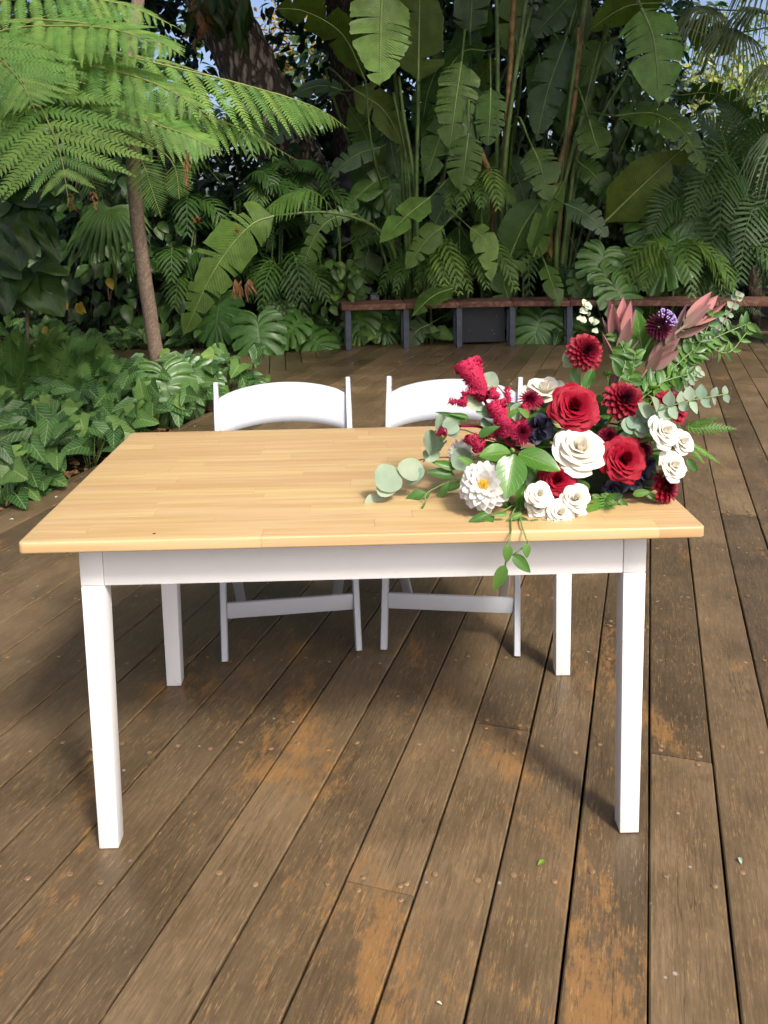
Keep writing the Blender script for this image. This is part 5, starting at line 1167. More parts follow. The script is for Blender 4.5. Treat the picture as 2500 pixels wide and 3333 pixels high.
for i in range(9):
    x = 60+i*190+R(-30, 30); p = D(x, 735, 7.5)
    t = thing('ground_fern', 'low dark fern in the shade near the ground', 'fern', (p.x, 7.6, -0.05), 0, 'low ferns near the ground')
    for k in range(11):
        a = R(0, 6.28); d = Vector((math.cos(a), math.sin(a)*0.7-0.3, 0)); b = Vector((p.x, 7.6, -0.03)); l = R(0.3, 0.5)
        sword_frond(t, [b, b+d*l*0.5+Vector((0, 0, 0.28)), b+d*l+Vector((0, 0, 0.2))], 0.06, 26)
# orange seed stalks of the bamboo palms
for (x, y, wh) in ((510, 500, 'small orange seed spray on the bamboo palm above the torn leaf'), (425, 478, 'small orange seed spray right of the slender trunk')):
    b = D(x, y, 6.85); mb = MB()
    for i in range(16):
        d = Vector((R(-.6, .6), R(-.6, .2), R(-.2, 1))).normalized(); mb.tube([b, b+d*0.035, b+d*0.065-UP*0.01], 0.0018, 4)
    tag(mb.build('seed_spray', M['orange']), wh, 'seed spray')
dl = thing('dead_frond', 'dry tan palm leaflets under the torn paddle leaf', 'dead leaves', D(530, 620, 6.75))
for i in range(14):
    b = D(R(505, 545), R(600, 625), 6.75); d = Vector((R(-.5, .5), -0.2, -1)).normalized(); leaf_at(dl, ME['brn'], b, b+d*R(0.1, 0.2), TOCAM+rdir()*0.4, 0.06)
lt = []
for i in range(420):
    if i < 260: v = -2.40-abs(random.gauss(0, 0.12)); y = R(1.2, 5.2); p = uv2w(uat(v, y), v); p.z = -0.02
    else: p = Vector((R(-4, 4.5), 6.95+abs(random.gauss(0, 0.3)), -0.01))
    d = Vector((R(-1, 1), R(-1, 1), R(-.2, .3))).normalized(); s = R(0.03, 0.08); lt.append(frame(p, p+d*s, UP+rdir()*0.5, s*0.9))
tag(mass('leaf_litter', L_OV, lt, M['brown'], None), 'brown leaf litter along the edges of the beds', 'leaf litter')
# fallen bits on the deck
def scrap(label, u, v, s, me, group=None):
    p = gp(u, v, 0.006); d = Vector((R(-1, 1), R(-1, 1), 0.1)).normalized(); o = ob('fallen_leaf', me, None, frame(p, p+d*s, UP+rdir()*0.3, s*0.9)); tag(o, label, 'fallen leaf', group)
sc_g = pmesh(L_OV, M['lime'], 'fallen_leaf'); sc_w = pmesh(L_OV, M['euc_w'], 'fallen_leaf')
scrap('torn green leaf scrap on the sunny boards left of the front right leg', 1772, 2800, 0.02, sc_g)
scrap('tiny white petal on the boards at the bottom of the picture', 1421, 3260, 0.011, sc_w)
scrap('small cream pod lying on a board at the lower right', 2407, 2790, 0.018, sc_w)
scrap('dry tan leaf on the boards by the right bench post', 2430, 1140, 0.09, ME['brn'])
for (u, v) in ((1412, 1192), (1152, 1182), (1345, 1160), (2405, 1150), (1660, 1250), (1300, 1178), (1490, 1208), (45, 1690), (640, 1385), (180, 1620), (1720, 1180)):
    scrap('tiny pale petal scrap on the dark boards', u, v, R(0.015, 0.03), sc_w, 'pale scraps on the boards')

# ------------------------------------------------------------------ flower arrangement
def Z(x, y, Y): return at(1150+x/1.276, 920+y/1.276, Y)
PXM = lambda Y: (Y-CAM.y)/FPX/1.276                              # metres per zoom pixel at distance Y
fa_c = Z(960, 900, 0.2)
fa = thing('flower_arrangement', 'low arrangement of red and white roses, dahlias and greenery on the right of the table', 'flowers', (fa_c.x, 0.2, TZ))
HUB = Vector((fa_c.x, 0.22, TZ+0.06))
def petal_rose(az, th, ln, rb, span, z0, ruf, rnd, nu=9, nv=6, curl=35):
    V = []; U = []; F = []
    ph = rnd.uniform(0, 6)
    for j in range(nu):
        s = -1+2*j/(nu-1); rho = rb; z = z0; le = ln*(1-0.2*s*s-0.05*math.sin(3*s+ph))
        for i in range(nv):
            v = i/(nv-1)
            if i:
                a = math.radians(th*(0.25+0.75*v)+(curl*max(0, v-0.62)/0.38 if th > 18 else 0)); st = le/(nv-1)
                rho += st*math.sin(a); z += st*math.cos(a)
            w_ = span*(0.6+0.4*math.sin(math.pi*min(1, 0.15+v*0.6))) 
            phi = az+s*w_/2
            r = max(0.01, rho+ruf*v*math.sin(s*4+ph)*0.5)
            V.append((r*math.cos(phi), r*math.sin(phi), z+ruf*v*v*(math.cos(s*5+ph)*0.4+math.sin(s*11+ph*2)*0.22))); U.append((j/(nu-1), v))
    for j in range(nu-1):
        for i in range(nv-1): F.append((j*nv+i, j*nv+nv+i, j*nv+nv+i+1, j*nv+i+1))
    return V, F, U
def rose_set(seed, n, mat, ruf=0.05, full=1.0, maxth=80):
    rnd = random.Random(seed); out = []
    for i in range(n):
        f = i/(n-1); az = i*2.39996+rnd.uniform(-.15, .15)
        th = -12+(maxth+12)*f**0.8; ln = (0.64+0.36*f)*full; rb = 0.05+0.10*f; span = math.radians(190-105*f)
        V, F, U = petal_rose(az, th, ln, rb, span, 0.16*(1-f)-0.08*f, ruf*(0.35+f), rnd)
        out.append(mk('petal', V, F, M[mat], U))
    return out
ROSE = {'red': [rose_set(1, 44, 'rose_red', 0.13), rose_set(2, 46, 'rose_red', 0.14)], 'white': [rose_set(3, 24, 'rose_white', 0.05, 1.05, 86), rose_set(4, 16, 'rose_white', 0.06, 1.15, 70)],
        'spray': [rose_set(5, 20, 'rose_white2', 0.06), rose_set(6, 18, 'rose_white2', 0.08)]}
def stem_to(o, c, ax, r=0.0028):
    mb = MB(); c = Vector(c); mb.tube(crv([c-ax*0.005, c-ax*0.045, HUB.lerp(c, 0.4)], 8), r, 5); mb.build('stem', M['stemg'], o)
def rose(kind, x, y, Y, rpx, ax=(0, -0.75, 0.6), var=0, label=None, name='rose'):
    ax = Vector(ax).normalized(); s = rpx*PXM(Y)*1.2; c = Z(x, y, Y)-ax*s*0.25
    e = bpy.data.objects.new(name, None); e.empty_display_size = 0.02; link(e, fa, Matrix.Translation(c))
    if label: e['label'] = label
    W = zframe(c, ax, s, R(0, 6.28))
    for me in ROSE[kind][var]: ob('petal', me, e, W)
    cal = MB()
    for k in range(5):
        a = k*1.2566; d = Vector((math.cos(a), math.sin(a), 0)); ribbon(cal, [Vector((0, 0, -0.12)), d*0.35+Vector((0, 0, -0.12)), d*0.62+Vector((0, 0, -0.22))], 0.1, Vector((0, 0, 1)))
    cal.build('calyx', M['stemg'], e, True, W); stem_to(e, c, ax); return e
def disc_flower(seed, n, mat, pw, maxth=108, inner=0.32, cupd=0.5, r0=0.10, pointed=0.5, core=None, f0=0.0):
    rnd = random.Random(seed); mb = MB()
    for i in range(n):
        f = f0+(1-f0)*((i+0.5)/n)**0.62; az = i*2.39996; th = math.radians(6+(maxth-6)*f); ln = (inner+(1-inner)*f)*rnd.uniform(0.93, 1.05); w_ = pw*(0.45+0.55*f)
        d = Vector((math.sin(th)*math.cos(az), math.sin(th)*math.sin(az), math.cos(th))); side = Vector((-math.sin(az), math.cos(az), 0)); nn = d.cross(side)*-1
        if nn.dot(Vector((0, 0, 1))) < 0 and f < 0.8: nn = -nn
        nn = side.cross(d); 
        if nn.z < 0: nn = -nn
        if f > 0.75: nn = Vector((math.sin(th-1.57)*math.cos(az), math.sin(th-1.57)*math.sin(az), abs(math.cos(th-1.57))))
        nn.normalize(); V = []; U = []; rows = 5
        for k in range(rows+1):
            q = k/rows; hw = w_*(math.sin(math.pi*min(1, 0.12+q*0.78))**0.8)*(1 if q < 0.85 else (1-pointed*(q-0.85)/0.15*0.9))
            p = d*(r0+(ln-r0)*q)+nn*(0.10*ln*q*q*(1 if f < 0.7 else -0.3))
            for s in (-1, 0, 1):
                V.append(p+side*s*hw+nn*cupd*hw*abs(s)*(1-0.4*q)); U.append((0.5+s*0.5, 0.25*q*f+0.75*f+0.0))
        F = []
        for k in range(rows):
            for j in range(2): F.append((k*3+j, k*3+j+1, k*3+4+j, k*3+3+j))
        mb.add(V, F, U)
    me = [mk('petals', mb.v, mb.f, M[mat], mb.uv)]
    if core:
        cb = MB(); 
        for i in range(60):
            q = (i+0.5)/60; th = 0.9*q**0.5; az = i*2.4; d = Vector((math.sin(th)*math.cos(az), math.sin(th)*math.sin(az), math.cos(th))); cb.tube([d*0.1, d*0.31], lambda t: 0.026*(1.1-t*0.5), 5)
        me.append(mk('disc', cb.v, cb.f, M[core], cb.uv))
    return me
DAH = {'red': [disc_flower(1, 85, 'dahlia_red', 0.19, pointed=0.3), disc_flower(2, 78, 'dahlia_red', 0.2, pointed=0.25)], 'white': [disc_flower(3, 56, 'dahlia_white', 0.235, 112, 0.4, 0.4, core='yolk', f0=0.28), disc_flower(4, 70, 'dahlia_white', 0.17, 112)],
       'mum': [disc_flower(5, 120, 'mum', 0.07, 105, 0.4, 0.6, pointed=0.7)], 'scab': [disc_flower(6, 170, 'scab', 0.075, 135, 0.75, 0.5, 0.3)]}
def disc(kind, x, y, Y, rpx, ax=(0, -0.8, 0.5), var=0, name='dahlia', label=None):
    ax = Vector(ax).normalized(); s = rpx*PXM(Y)*1.12; c = Z(x, y, Y)-ax*s*0.15
    e = bpy.data.objects.new(name, None); e.empty_display_size = 0.02; link(e, fa, Matrix.Translation(c)); W = zframe(c, ax, s, R(0, 6))
    if label: e['label'] = label
    for me in DAH[kind][var]: ob(me.name.split('.')[0], me, e, W)
    stem_to(e, c, ax); return e
# roses
rose('red', 915, 523, 0.12, 104, (-0.05, -0.8, 0.55), 0, 'large open red garden rose')
rose('red', 1118, 735, 0.06, 98, (0.1, -0.9, 0.4), 1, 'full red garden rose beside the big cream rose')
rose('red', 845, 822, 0.04, 80, (-0.1, -0.8, 0.5), 1, 'ruffled red rose low at the front')
rose('white', 935, 705, 0.07, 116, (0.05, -0.62, 0.75), 0, 'large cream white rose')
rose('white', 795, 470, 0.26, 92, (-0.1, -0.25, 0.95), 1, 'cream white rose at the back seen from the side')
for x, y, Y, r, v in ((770, 882, 0.0, 53, 0), (772, 935, 0.01, 52, 1), (855, 958, -0.01, 54, 1), (926, 897, 0.0, 56, 1), (930, 960, 0.01, 38, 0)):
    rose('spray', x, y, Y, r*1.15, (R(-.2, .2), -0.8, 0.55), v, 'small white spray rose at the front edge', 'spray_rose')
for x, y, Y, r, v in ((1283, 622, 0.05, 68, 0), (1362, 665, 0.08, 54, 1), (1322, 762, 0.04, 62, 1)):
    rose('spray', x, y, Y, r*1.12, (0.35, -0.75, 0.5), v, 'small white spray rose on the right side', 'spray_rose')
# dahlias and mums
disc('red', 970, 283, 0.2, 80, (0.1, -0.9, 0.35), 0, label='tall burgundy dahlia'); disc('red', 1130, 480, 0.14, 90, (0.1, -0.75, 0.65), 1); disc('red', 1325, 505, 0.2, 84, (0.3, -0.6, 0.7), 0, label='burgundy dahlia behind the eucalyptus'); disc('red', 1308, 848, 0.06, 72, (0.6, -0.7, 0.25), 1, label='burgundy dahlia low at the table edge')
disc('white', 540, 838, 0.0, 110, (-0.25, -0.85, 0.45), 0, label='large white dahlia with yellow centre'); disc('white', 432, 705, 0.18, 70, (-0.8, -0.4, 0.45), 1, label='smaller white dahlia turned left')
for x, y, Y, r, ax in ((1208, 690, 0.12, 62, (0.6, -0.7, 0.3)), (1062, 632, 0.14, 46, (0, -0.7, 0.6)), (700, 622, 0.12, 56, (-0.2, -0.9, 0.3)), (735, 478, 0.18, 58, (-0.1, -0.35, 0.95)), (668, 610, 0.14, 40, (-0.3, -0.8, 0.4))):
    disc('mum', x, y, Y, r, ax, 0, 'chrysanthemum')
sb_ = disc('scab', 1278, 172, 0.24, 60, (0.25, -0.6, 0.75), 0, 'scabiosa', 'dark plum scabiosa with lilac stamens')
mb = MB(); c = Z(1278, 172, 0.24); s_ = 60*PXM(0.24)
for i in range(70):
    d = (Vector((0.45, -0.55, 0.75)).normalized()+rdir()*0.75).normalized()
    if d.z < 0: continue
    mb.tube([c+d*s_*0.95, c+d*s_*1.14], lambda t: 0.0008+0.0012*t, 4)
mb.build('stamens', M['lilac'], sb_)
# dark navy petals
def navy(x, y, Y, r):
    e = bpy.data.objects.new('dark_flower', None); link(e, fa, Matrix.Translation(Z(x, y, Y))); e['label'] = 'blackish navy bloom'
    for i in range(9):
        b = Z(x+R(-.3, .3)*r, y+R(-.3, .3)*r, Y+0.02); d = Vector((R(-1, 1), -0.4, R(-1, 1))).normalized(); L_ = r*PXM(Y)*R(0.7, 1.0)
        ob('petal', NAVY, e, frame(b, b+d*L_, TOCAM*0.7+rdir()*0.7, L_*1.7))
NAVY = pmesh(P_leaf(lambda t: 0.36*math.sin(math.pi*min(0.97, t*0.85+0.12))**0.6, 6, 3, 0.3, 0.25, 0.35), M['navy'], 'petal')
navy(785, 605, 0.1, 62); navy(765, 640, 0.1, 45); navy(1080, 852, 0.05, 60); navy(1190, 815, 0.06, 62); navy(1215, 750, 0.08, 50); navy(810, 570, 0.12, 45)
# celosia plumes
def celosia(b, t, w0, w1, nsp, label=None, crest=True):
    b = Vector(b); t = Vector(t); ax = (t-b).normalized(); L_ = (t-b).length; side = ax.cross(TOCAM).normalized(); dp = side.cross(ax); mb = MB(); n = 12
    V = []; U = []
    for i in range(n+1):
        f = i/n; w_ = w0+(w1-w0)*f**0.8; p = b+ax*L_*f+side*0.004*math.sin(f*5)
        for k in range(10):
            a = k*0.6283; V.append(p+side*math.cos(a)*w_*0.82+dp*math.sin(a)*(0.4*w_+0.004)); U.append((0.5, 0.2+0.6*f))
    F = [(i*10+k, i*10+(k+1) % 10, i*10+10+(k+1) % 10, i*10+10+k) for i in range(n) for k in range(10)]+[tuple(n*10+k for k in range(10))]
    mb.add(V, F, U)
    for i in range(nsp):
        f = R(0, 0.97); w_ = w0+(w1-w0)*f**0.8; a = R(0, 6.28); d = side*math.cos(a)+dp*math.sin(a); p = b+ax*L_*f+side*math.cos(a)*w_*0.75+dp*math.sin(a)*(0.38*w_+0.003)
        l = R(0.007, 0.013)*(1 if crest else 0.9); q = (d+ax*0.55+rdir()*0.45).normalized(); bw_ = 0.0022; V = [p-ax.cross(d)*bw_, p+ax.cross(d)*bw_, p+q*l, p+ax*bw_*1.3]
        mb.add(V, [(0, 1, 2), (1, 3, 2), (3, 0, 2)], [(0.5, 0.2+0.3*f)]*2+[(0.5, 1.0), (0.5, 0.5)])
    if crest:
        for i in range(26):
            s = -1+2*i/25; p = t+side*s*w1*0.8+ax*(0.0022*math.sin(i*0.9)-0.004*s*s)+dp*0.004*math.sin(i*1.7); mb.tube([p-ax*0.016, p-ax*0.002, p+ax*0.001], lambda q: 0.0055*(1-0.45*q), 6); 
    o = mb.build('celosia', M['celosia'], fa)
    if label: o['label'] = label
    return o
celosia(Z(545, 490, 0.14), Z(468, 322, 0.16), 0.012, 0.036, 650, 'tall fan shaped crimson celosia'); celosia(Z(640, 640, 0.1), Z(588, 492, 0.12), 0.016, 0.022, 520, 'shorter crimson celosia')
for b, t in (((470, 500), (400, 492)), ((455, 515), (462, 455)), ((550, 470), (465, 450)), ((570, 480), (585, 440)), ((600, 480), (575, 455)), ((640, 500), (640, 435)), ((715, 560), (708, 505)), ((470, 640), (540, 700)), ((540, 690), (460, 650)), ((600, 630), (515, 640)), ((500, 700), (545, 660)), ((640, 610), (705, 575)), ((610, 600), (690, 640)), ((385, 615), (348, 625)), ((560, 460), (600, 470)), ((650, 640), (740, 640)), ((520, 690), (500, 630))):
    celosia(Z(*b, 0.12), Z(*t, 0.13), 0.008, 0.002, 90, None, False)
for pts in ([(545, 490, 0.14), (585, 560, 0.15), (620, 640, 0.16), (700, 720, 0.2)], [(640, 500, 0.13), (645, 470, 0.13)], [(660, 690, 0.14), (715, 560, 0.13)], [(440, 595, 0.15), (530, 600, 0.16), (600, 640, 0.2)]):
    mb = MB(); mb.tube(crv([Z(*p) for p in pts], 10), 0.0035, 6); mb.build('celosia_stem', M['celosia'], fa)
# leucadendron
def leuca(b, t, n, L_, spread, label=None):
    b = Vector(b); ax = (Vector(t)-b).normalized(); e = bpy.data.objects.new('leucadendron', None); link(e, fa, Matrix.Translation(b))
    if label: e['label'] = label
    s0 = ax.orthogonal().normalized(); s1 = ax.cross(s0)
    for i in range(n):
        f = i/(n-1); a = i*2.4; th = math.radians(6+spread*f); d = ax*math.cos(th)+(s0*math.cos(a)+s1*math.sin(a))*math.sin(th); l = L_*(1-0.25*f)*R(0.9, 1.05); bb = b-ax*L_*0.55*f**2
        ob('bract', LEUP if f < 0.45 else LEU, e, frame(bb, bb+d*l, -d.cross(ax).cross(d)+rdir()*0.1 if f > 0.05 else TOCAM, l*1.0))
    mb = MB(); mb.tube(crv([b+ax*0.02, b-ax*0.08, HUB.lerp(b, 0.35)], 8), 0.004, 6); mb.build('stem', M['leuca'], e)
LEU = pmesh(P_leaf(ov(0.16, 0.7), 7, 2, 0.35, -0.12), M['leuca'], 'bract'); LEUP = pmesh(P_leaf(ov(0.17, 0.7), 7, 2, 0.35, -0.12), M['leuca_p'], 'bract')
leuca(Z(1100, 235, 0.26), Z(1105, 100, 0.27), 11, 0.108, 26, 'upright dusky pink leucadendron'); leuca(Z(1395, 170, 0.3), Z(1490, 90, 0.32), 11, 0.105, 22, 'leucadendron leaning right with rosy bracts')
for pts in ([(1095, 300), (1075, 400), (1050, 480)], [(1320, 240), (1240, 350), (1190, 440)], [(1280, 220), (1230, 340), (1200, 430)]):
    P_ = [Z(x, y, 0.27) for x, y in pts]
    for i in range(6):
        f = R(0, 1); p = crv(P_, 10)[int(f*9)]; d = ((P_[0]-P_[-1]).normalized()+rdir()*0.35); l = R(0.05, 0.085); ob('bract', LEU, fa, frame(p, p+d.normalized()*l, TOCAM+rdir()*0.5, l))
# foliage of the arrangement
RND = pmesh(P_leaf(lambda t: 0.46*math.sin(math.pi*min(0.985, max(0.02, t))**0.92)**0.5, 9, 3, 0.06, 0.12, 0.08), M['euc'], 'eucalyptus_leaf')
RNDS = pmesh(P_leaf(ov(0.36, 0.75), 7, 2, 0.15, 0.1), M['euc'], 'eucalyptus_leaf')
RUS = pmesh(P_leaf(ov(0.2, 0.72), 8, 2, 0.2, 0.22), M['ruscus'], 'ruscus_leaf')
WHT = pmesh(P_leaf(ov(0.42, 0.8), 6, 2, 0.1, 0.1, 0.3), M['euc_w'], 'eucalyptus_leaf')
def cam_shape(t): return 0.0 if t <= 0 or t >= 1 else 0.3*math.sin(math.pi*t**0.82)**0.75*(1+0.02*(int(t*60) % 2))
CAML = pmesh(P_leaf(cam_shape, 30, 3, 0.12, 0.12, 0.03), M['camellia'], 'camellia_leaf')
def lf(me, b, t, Y0, Y1, w=1.0, face=None, name=None, parent=None):
    B, T_ = Z(*b, Y0), Z(*t, Y1); L_ = (T_-B).length; return ob(name or me.name.split('.')[0], me, parent or fa, frame(B, T_, (Vector(face) if face else TOCAM+UP*0.5+rdir()*0.3), L_*w))
def stemm(pts, r=0.0016, mat='euc_stem', name='twig', n=14): 
    mb = MB(); mb.tube(crv([Z(*p) for p in pts], n), r, 5); return mb.build(name, M[mat], fa)
tz = lambda x, y: gp(1150+x/1.276, 920+y/1.276, TZ).y
# silver dollar branch, left
stemm([(700, 700, 0.18), (560, 720, 0.2), (430, 725, 0.2), (300, 730, 0.22), (200, 775, 0.18), (160, 840, 0.15), (125, 895, 0.12)]); stemm([(700, 680, 0.18), (560, 650, 0.2), (450, 610, 0.24), (380, 640, 0.24), (290, 745, 0.22)])
stemm([(560, 420, 0.16), (600, 430, 0.16), (645, 500, 0.17), (680, 640, 0.18)])
for b, t, w_ in (((128, 892), (60, 965), 1.0), ((165, 815), (112, 878), 0.9), ((180, 775), (110, 850), 1.15), ((290, 790), (190, 760), 0.9), ((292, 772), (225, 835), 0.55), ((375, 690), (318, 640), 0.0), ((330, 700), (310, 630), 0.95), ((330, 690), (318, 738), 0.95), ((445, 605), (380, 590), 0.9), ((380, 592), (350, 580), 1.2), ((478, 700), (425, 765), 1.0), ((615, 425), (525, 390), 0.0), ((535, 500), (470, 490), 0.95), ((600, 545), (520, 530), 0.5), ((590, 600), (545, 590), 1.0), ((640, 560), (600, 500), 0.7), ((350, 690), (365, 670), 1.0), ((420, 580), (390, 620), 0.9), ((700, 555), (665, 520), 0.8)):
    if w_ > 0: lf(RND, b, t, 0.16 if b[0] > 300 else 0.13, 0.12 if b[0] > 200 else 0.09, w_*1.05)
lf(RND, (600, 430), (530, 400), 0.15, 0.14, 1.25, (0.1, -1, 0.3)); lf(RND, (368, 688), (300, 640), 0.21, 0.2, 1.0)
# camellia leaves
cm_ = bpy.data.objects.new('camellia_sprig', None); link(cm_, fa, Matrix.Translation(Z(665, 705, 0.05)))
lf(CAML, (668, 712), (638, 888), 0.03, -0.03, 1.15, (0.0, -0.8, 0.6), parent=cm_); lf(CAML, (685, 710), (862, 768), 0.04, 0.0, 0.95, (-0.1, -0.6, 0.8), parent=cm_); lf(CAML, (655, 708), (528, 712), 0.05, 0.03, 1.15, (0.1, -0.6, 0.8), parent=cm_); lf(CAML, (700, 720), (735, 880), 0.08, 0.04, 1.0, (0.3, -0.8, 0.3), parent=cm_); lf(CAML, (720, 800), (690, 960), 0.06, 0.02, 0.8, (0.3, -0.9, 0.2), parent=cm_)
mb = MB(); c = Z(658, 700, 0.03); mb.tube([c, c+Vector((0, -0.008, 0.004)), c+Vector((-0.002, -0.016, 0.008)), c+Vector((-0.003, -0.022, 0.011))], lambda t: 0.006*math.sin(math.pi*(0.25+0.7*t)), 8); mb.build('bud', M['stemg'], cm_)
# ruscus leaves, left and trailing over the front edge
RL = [((300, 870), (208, 905), 1.0), ((318, 872), (285, 912), 0.6), ((300, 910), (278, 952), 0.4), ((395, 830), (348, 912), 0.75), ((450, 830), (372, 868), 0.8), ((420, 800), (310, 780), 0.9), ((430, 770), (330, 742), 0.75), ((560, 960), (480, 992), 0.8), ((585, 965), (515, 1042), 0.8), ((560, 870), (572, 960), 0.9), ((640, 960), (580, 965), 0.7), ((645, 980), (622, 1078), 0.75), ((700, 960), (640, 985), 0.8), ((680, 975), (760, 1025), 0.8), ((725, 1055), (830, 1045), 0.95), ((700, 950), (640, 930), 0.8), ((655, 935), (615, 900), 0.9),
      ((640, 1085), (642, 1165), 1.25), ((655, 1180), (612, 1085), 0.0), ((715, 1082), (725, 1145), 1.3), ((660, 1130), (742, 1205), 1.05), ((632, 1172), (582, 1285), 0.95), ((1110, 895), (1148, 970), 0.8), ((1215, 880), (1290, 905), 0.8), ((1160, 880), (1240, 865), 0.9), ((1385, 730), (1435, 790), 1.0), ((760, 1000), (820, 990), 0.8), ((780, 1000), (740, 985), 0.8), ((795, 995), (805, 1025), 1.0), ((470, 575), (350, 530), 0.4), ((480, 560), (400, 540), 0.5), ((520, 640), (600, 590), 0.9), ((640, 560), (690, 520), 0.9), ((500, 760), (440, 720), 0.8), ((730, 560), (690, 520), 1.0), ((360, 660), (385, 640), 0.7), ((1100, 920), (1040, 880), 1.0), ((980, 860), (940, 820), 1.0), ((990, 880), (1060, 930), 0.9)]
for b, t, w_ in RL:
    if w_ <= 0: continue
    yb = 0.06 if b[1] < 960 else -0.02
    if b[1] > 1060: yb = -0.10
    elif b[0] < 470 and b[1] > 760: yb = min(0.14, tz(b[0], b[1]+25))
    lf(RUS, b, t, yb, yb-0.012, w_*1.15)
stemm([(700, 900, 0.06), (660, 960, 0.0), (655, 1040, -0.09), (640, 1085, -0.1), (632, 1172, -0.1)], 0.0018, 'stemg'); stemm([(690, 940, 0.03), (700, 1010, -0.07), (718, 1060, -0.1), (722, 1085, -0.1), (665, 1130, -0.1)], 0.0018, 'stemg'); stemm([(540, 800, 0.08), (440, 810, 0.1), (310, 870, 0.1), (300, 910, 0.09)], 0.0018, 'stemg'); stemm([(700, 900, 0.06), (620, 950, 0.02), (570, 965, 0.0)], 0.0018, 'stemg')
def sprig(pts, n, L_, me, w_=1.0, mat='stemg', out=0.9, r=0.0014, two=True):
    P_ = crv([Z(*p) for p in pts], 30); stemm(pts, r, mat)
    for i in range(n):
        f = 0.12+0.88*i/(n-1); k = min(28, int(f*29)); p = P_[k]; tn = (P_[k+1]-P_[k]).normalized(); sd = tn.cross(TOCAM).normalized(); l = L_*(1-0.45*f)*R(0.8, 1.15)
        for s in ((-1, 1) if two else (1 if i % 2 else -1,)):
            d = (sd*s*out+tn*0.55+rdir()*0.3).normalized(); ob(me.name.split('.')[0], me, fa, frame(p, p+d*l, TOCAM+UP*0.4+rdir()*0.6, l*w_))
sprig([(1180, 470, 0.2), (1260, 420, 0.25), (1400, 290, 0.3), (1500, 230, 0.32), (1650, 165, 0.34)], 15, 0.055, RUS, 1.1)
sprig([(1200, 480, 0.2), (1300, 400, 0.26), (1380, 330, 0.3), (1440, 250, 0.3), (1500, 120, 0.3)], 12, 0.055, RUS, 1.1)
sprig([(1100, 420, 0.2), (1130, 330, 0.22), (1120, 270, 0.24), (1085, 215, 0.25)], 8, 0.05, RUS, 1.1); sprig([(1130, 420, 0.2), (1160, 360, 0.22), (1170, 290, 0.22)], 7, 0.05, RUS, 1.1)
sprig([(1270, 430, 0.25), (1400, 320, 0.32), (1520, 190, 0.34), (1610, 40, 0.34)], 15, 0.03, RNDS, 1.2, 'euc_stem'); sprig([(1190, 600, 0.1), (1270, 530, 0.06), (1400, 490, 0.05), (1555, 462, 0.05)], 9, 0.046, RNDS, 1.15); sprig([(1330, 430, 0.28), (1400, 400, 0.3), (1440, 370, 0.3)], 6, 0.03, RNDS, 1.1)
sprig([(1180, 520, 0.2), (1230, 440, 0.24), (1320, 400, 0.26), (1400, 380, 0.28)], 7, 0.05, RUS, 1.0); sprig([(1380, 240, 0.3), (1480, 270, 0.32), (1560, 290, 0.32), (1640, 200, 0.33)], 8, 0.045, RUS, 1.0)
for b, t in (((1190, 560), (1240, 545)), ((1225, 580), (1175, 600)), ((1220, 560), (1270, 590)), ((1200, 585), (1190, 640)), ((1165, 600), (1120, 590)), ((1250, 540), (1300, 520)), ((1150, 640), (1110, 660)), ((1170, 560), (1150, 600))): lf(RND, b, t, 0.09, 0.07, 1.1)
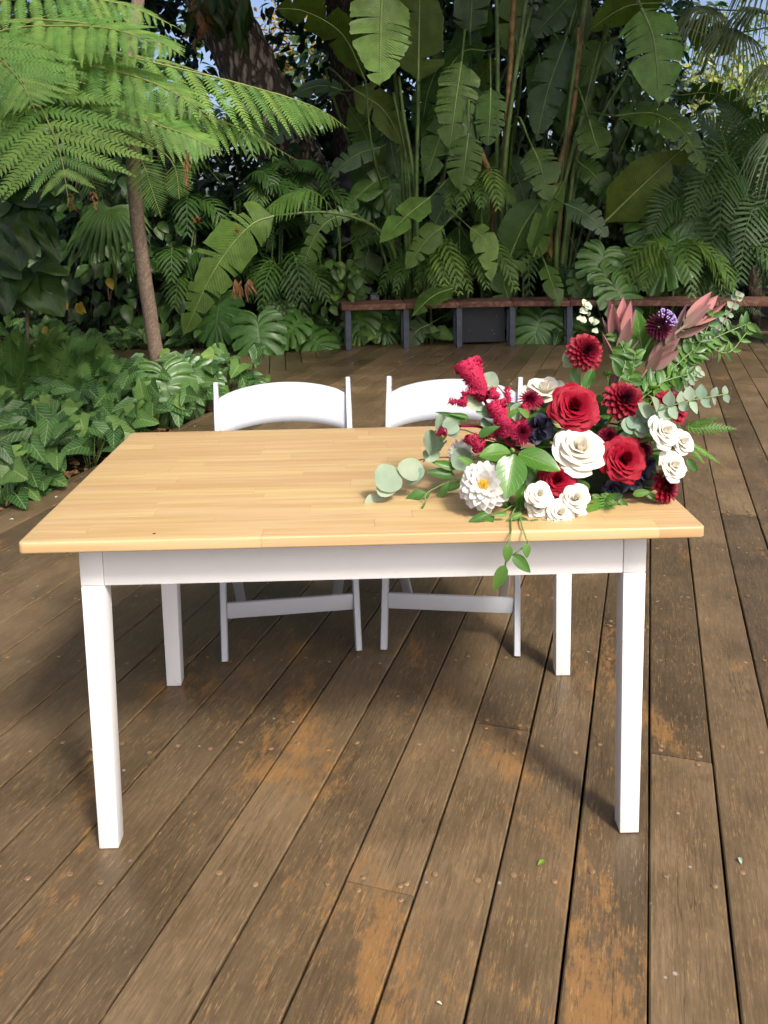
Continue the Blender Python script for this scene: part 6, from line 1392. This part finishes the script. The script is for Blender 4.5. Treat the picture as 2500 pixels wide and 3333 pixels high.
# large serrated leaf and white eucalyptus behind, buds
lf(CAML, (1205, 330), (1178, 115), 0.3, 0.3, 0.75, (-0.2, -1, 0.1)); lf(CAML, (1300, 430), (1250, 390), 0.3, 0.3, 1.0); lf(CAML, (935, 440), (905, 350), 0.26, 0.27, 0.8); lf(CAML, (960, 440), (1000, 350), 0.27, 0.28, 0.8)
for i in range(16):
    x, y = 965+R(-40, 40), R(90, 195); lf(WHT, (x, y), (x+R(-38, 38), y+R(-38, 25)), 0.27, 0.26, 1.1)
for i in range(5): lf(WHT, (900+R(-8, 12), 300+R(-20, 60)), (885+R(-8, 8), 300+R(-20, 60)), 0.25, 0.24, 1.0)
for (x, y) in ((1055, 385), (1242, 445)):
    c = Z(x, y, 0.2); mb = MB()
    for i in range(14):
        a = i*2.4; d = Vector((math.cos(a), -abs(math.sin(a)), 0.3)).normalized(); ribbon(mb, [c, c+d*0.009+UP*0.002, c+d*0.010+UP*0.010], 0.005, d)
    mb.tube(crv([c, c-UP*0.03, HUB.lerp(c, 0.5)], 6), 0.002, 5); mb.build('bud', M['fernlet'], fa)
# leather fern sprigs
FMESH = [mk('fern_sprig', p_.v, p_.f, [M['fernlet'], M['stemg']], p_.uv, True, p_.mi) for p_ in (P_pinna(31, 15, 0.24, True, 0.12),)]
for b, t, w_ in (((1060, 870), (1035, 1045), 1.2), ((1040, 900), (950, 975), 1.1), ((1050, 885), (1110, 880), 1.0), ((1380, 600), (1595, 603), 0.8), ((1395, 595), (1520, 560), 0.8), ((1395, 665), (1528, 748), 0.6), ((1395, 680), (1460, 750), 0.8), ((1060, 930), (1085, 900), 1.0), ((1360, 760), (1400, 790), 0.9)):
    lf(FMESH[0], b, t, 0.06 if b[0] < 1200 else 0.1, -0.01 if b[0] < 1200 else 0.08, w_)
# filling greenery and the dark container under the blooms
for i in range(190):
    a = R(0, 6.28); q = R(0, 1)**0.5; b = HUB+Vector((math.cos(a)*0.2*q, math.sin(a)*0.08*q+0.03, R(-0.02, 0.11))); d = (Vector((math.cos(a), math.sin(a), R(-0.3, 0.8)))+rdir()*0.4).normalized(); l = R(0.05, 0.085)
    ob('ruscus_leaf', RUS, fa, frame(b, b+d*l, UP+TOCAM*0.5+rdir()*0.6, l*1.2))
bevel_obj('container', boxb(fa_c.x-0.15, fa_c.x+0.15, 0.12, 0.30, TZ+0.0015, TZ+0.07), M['foam'], fa, 0.02, 3)
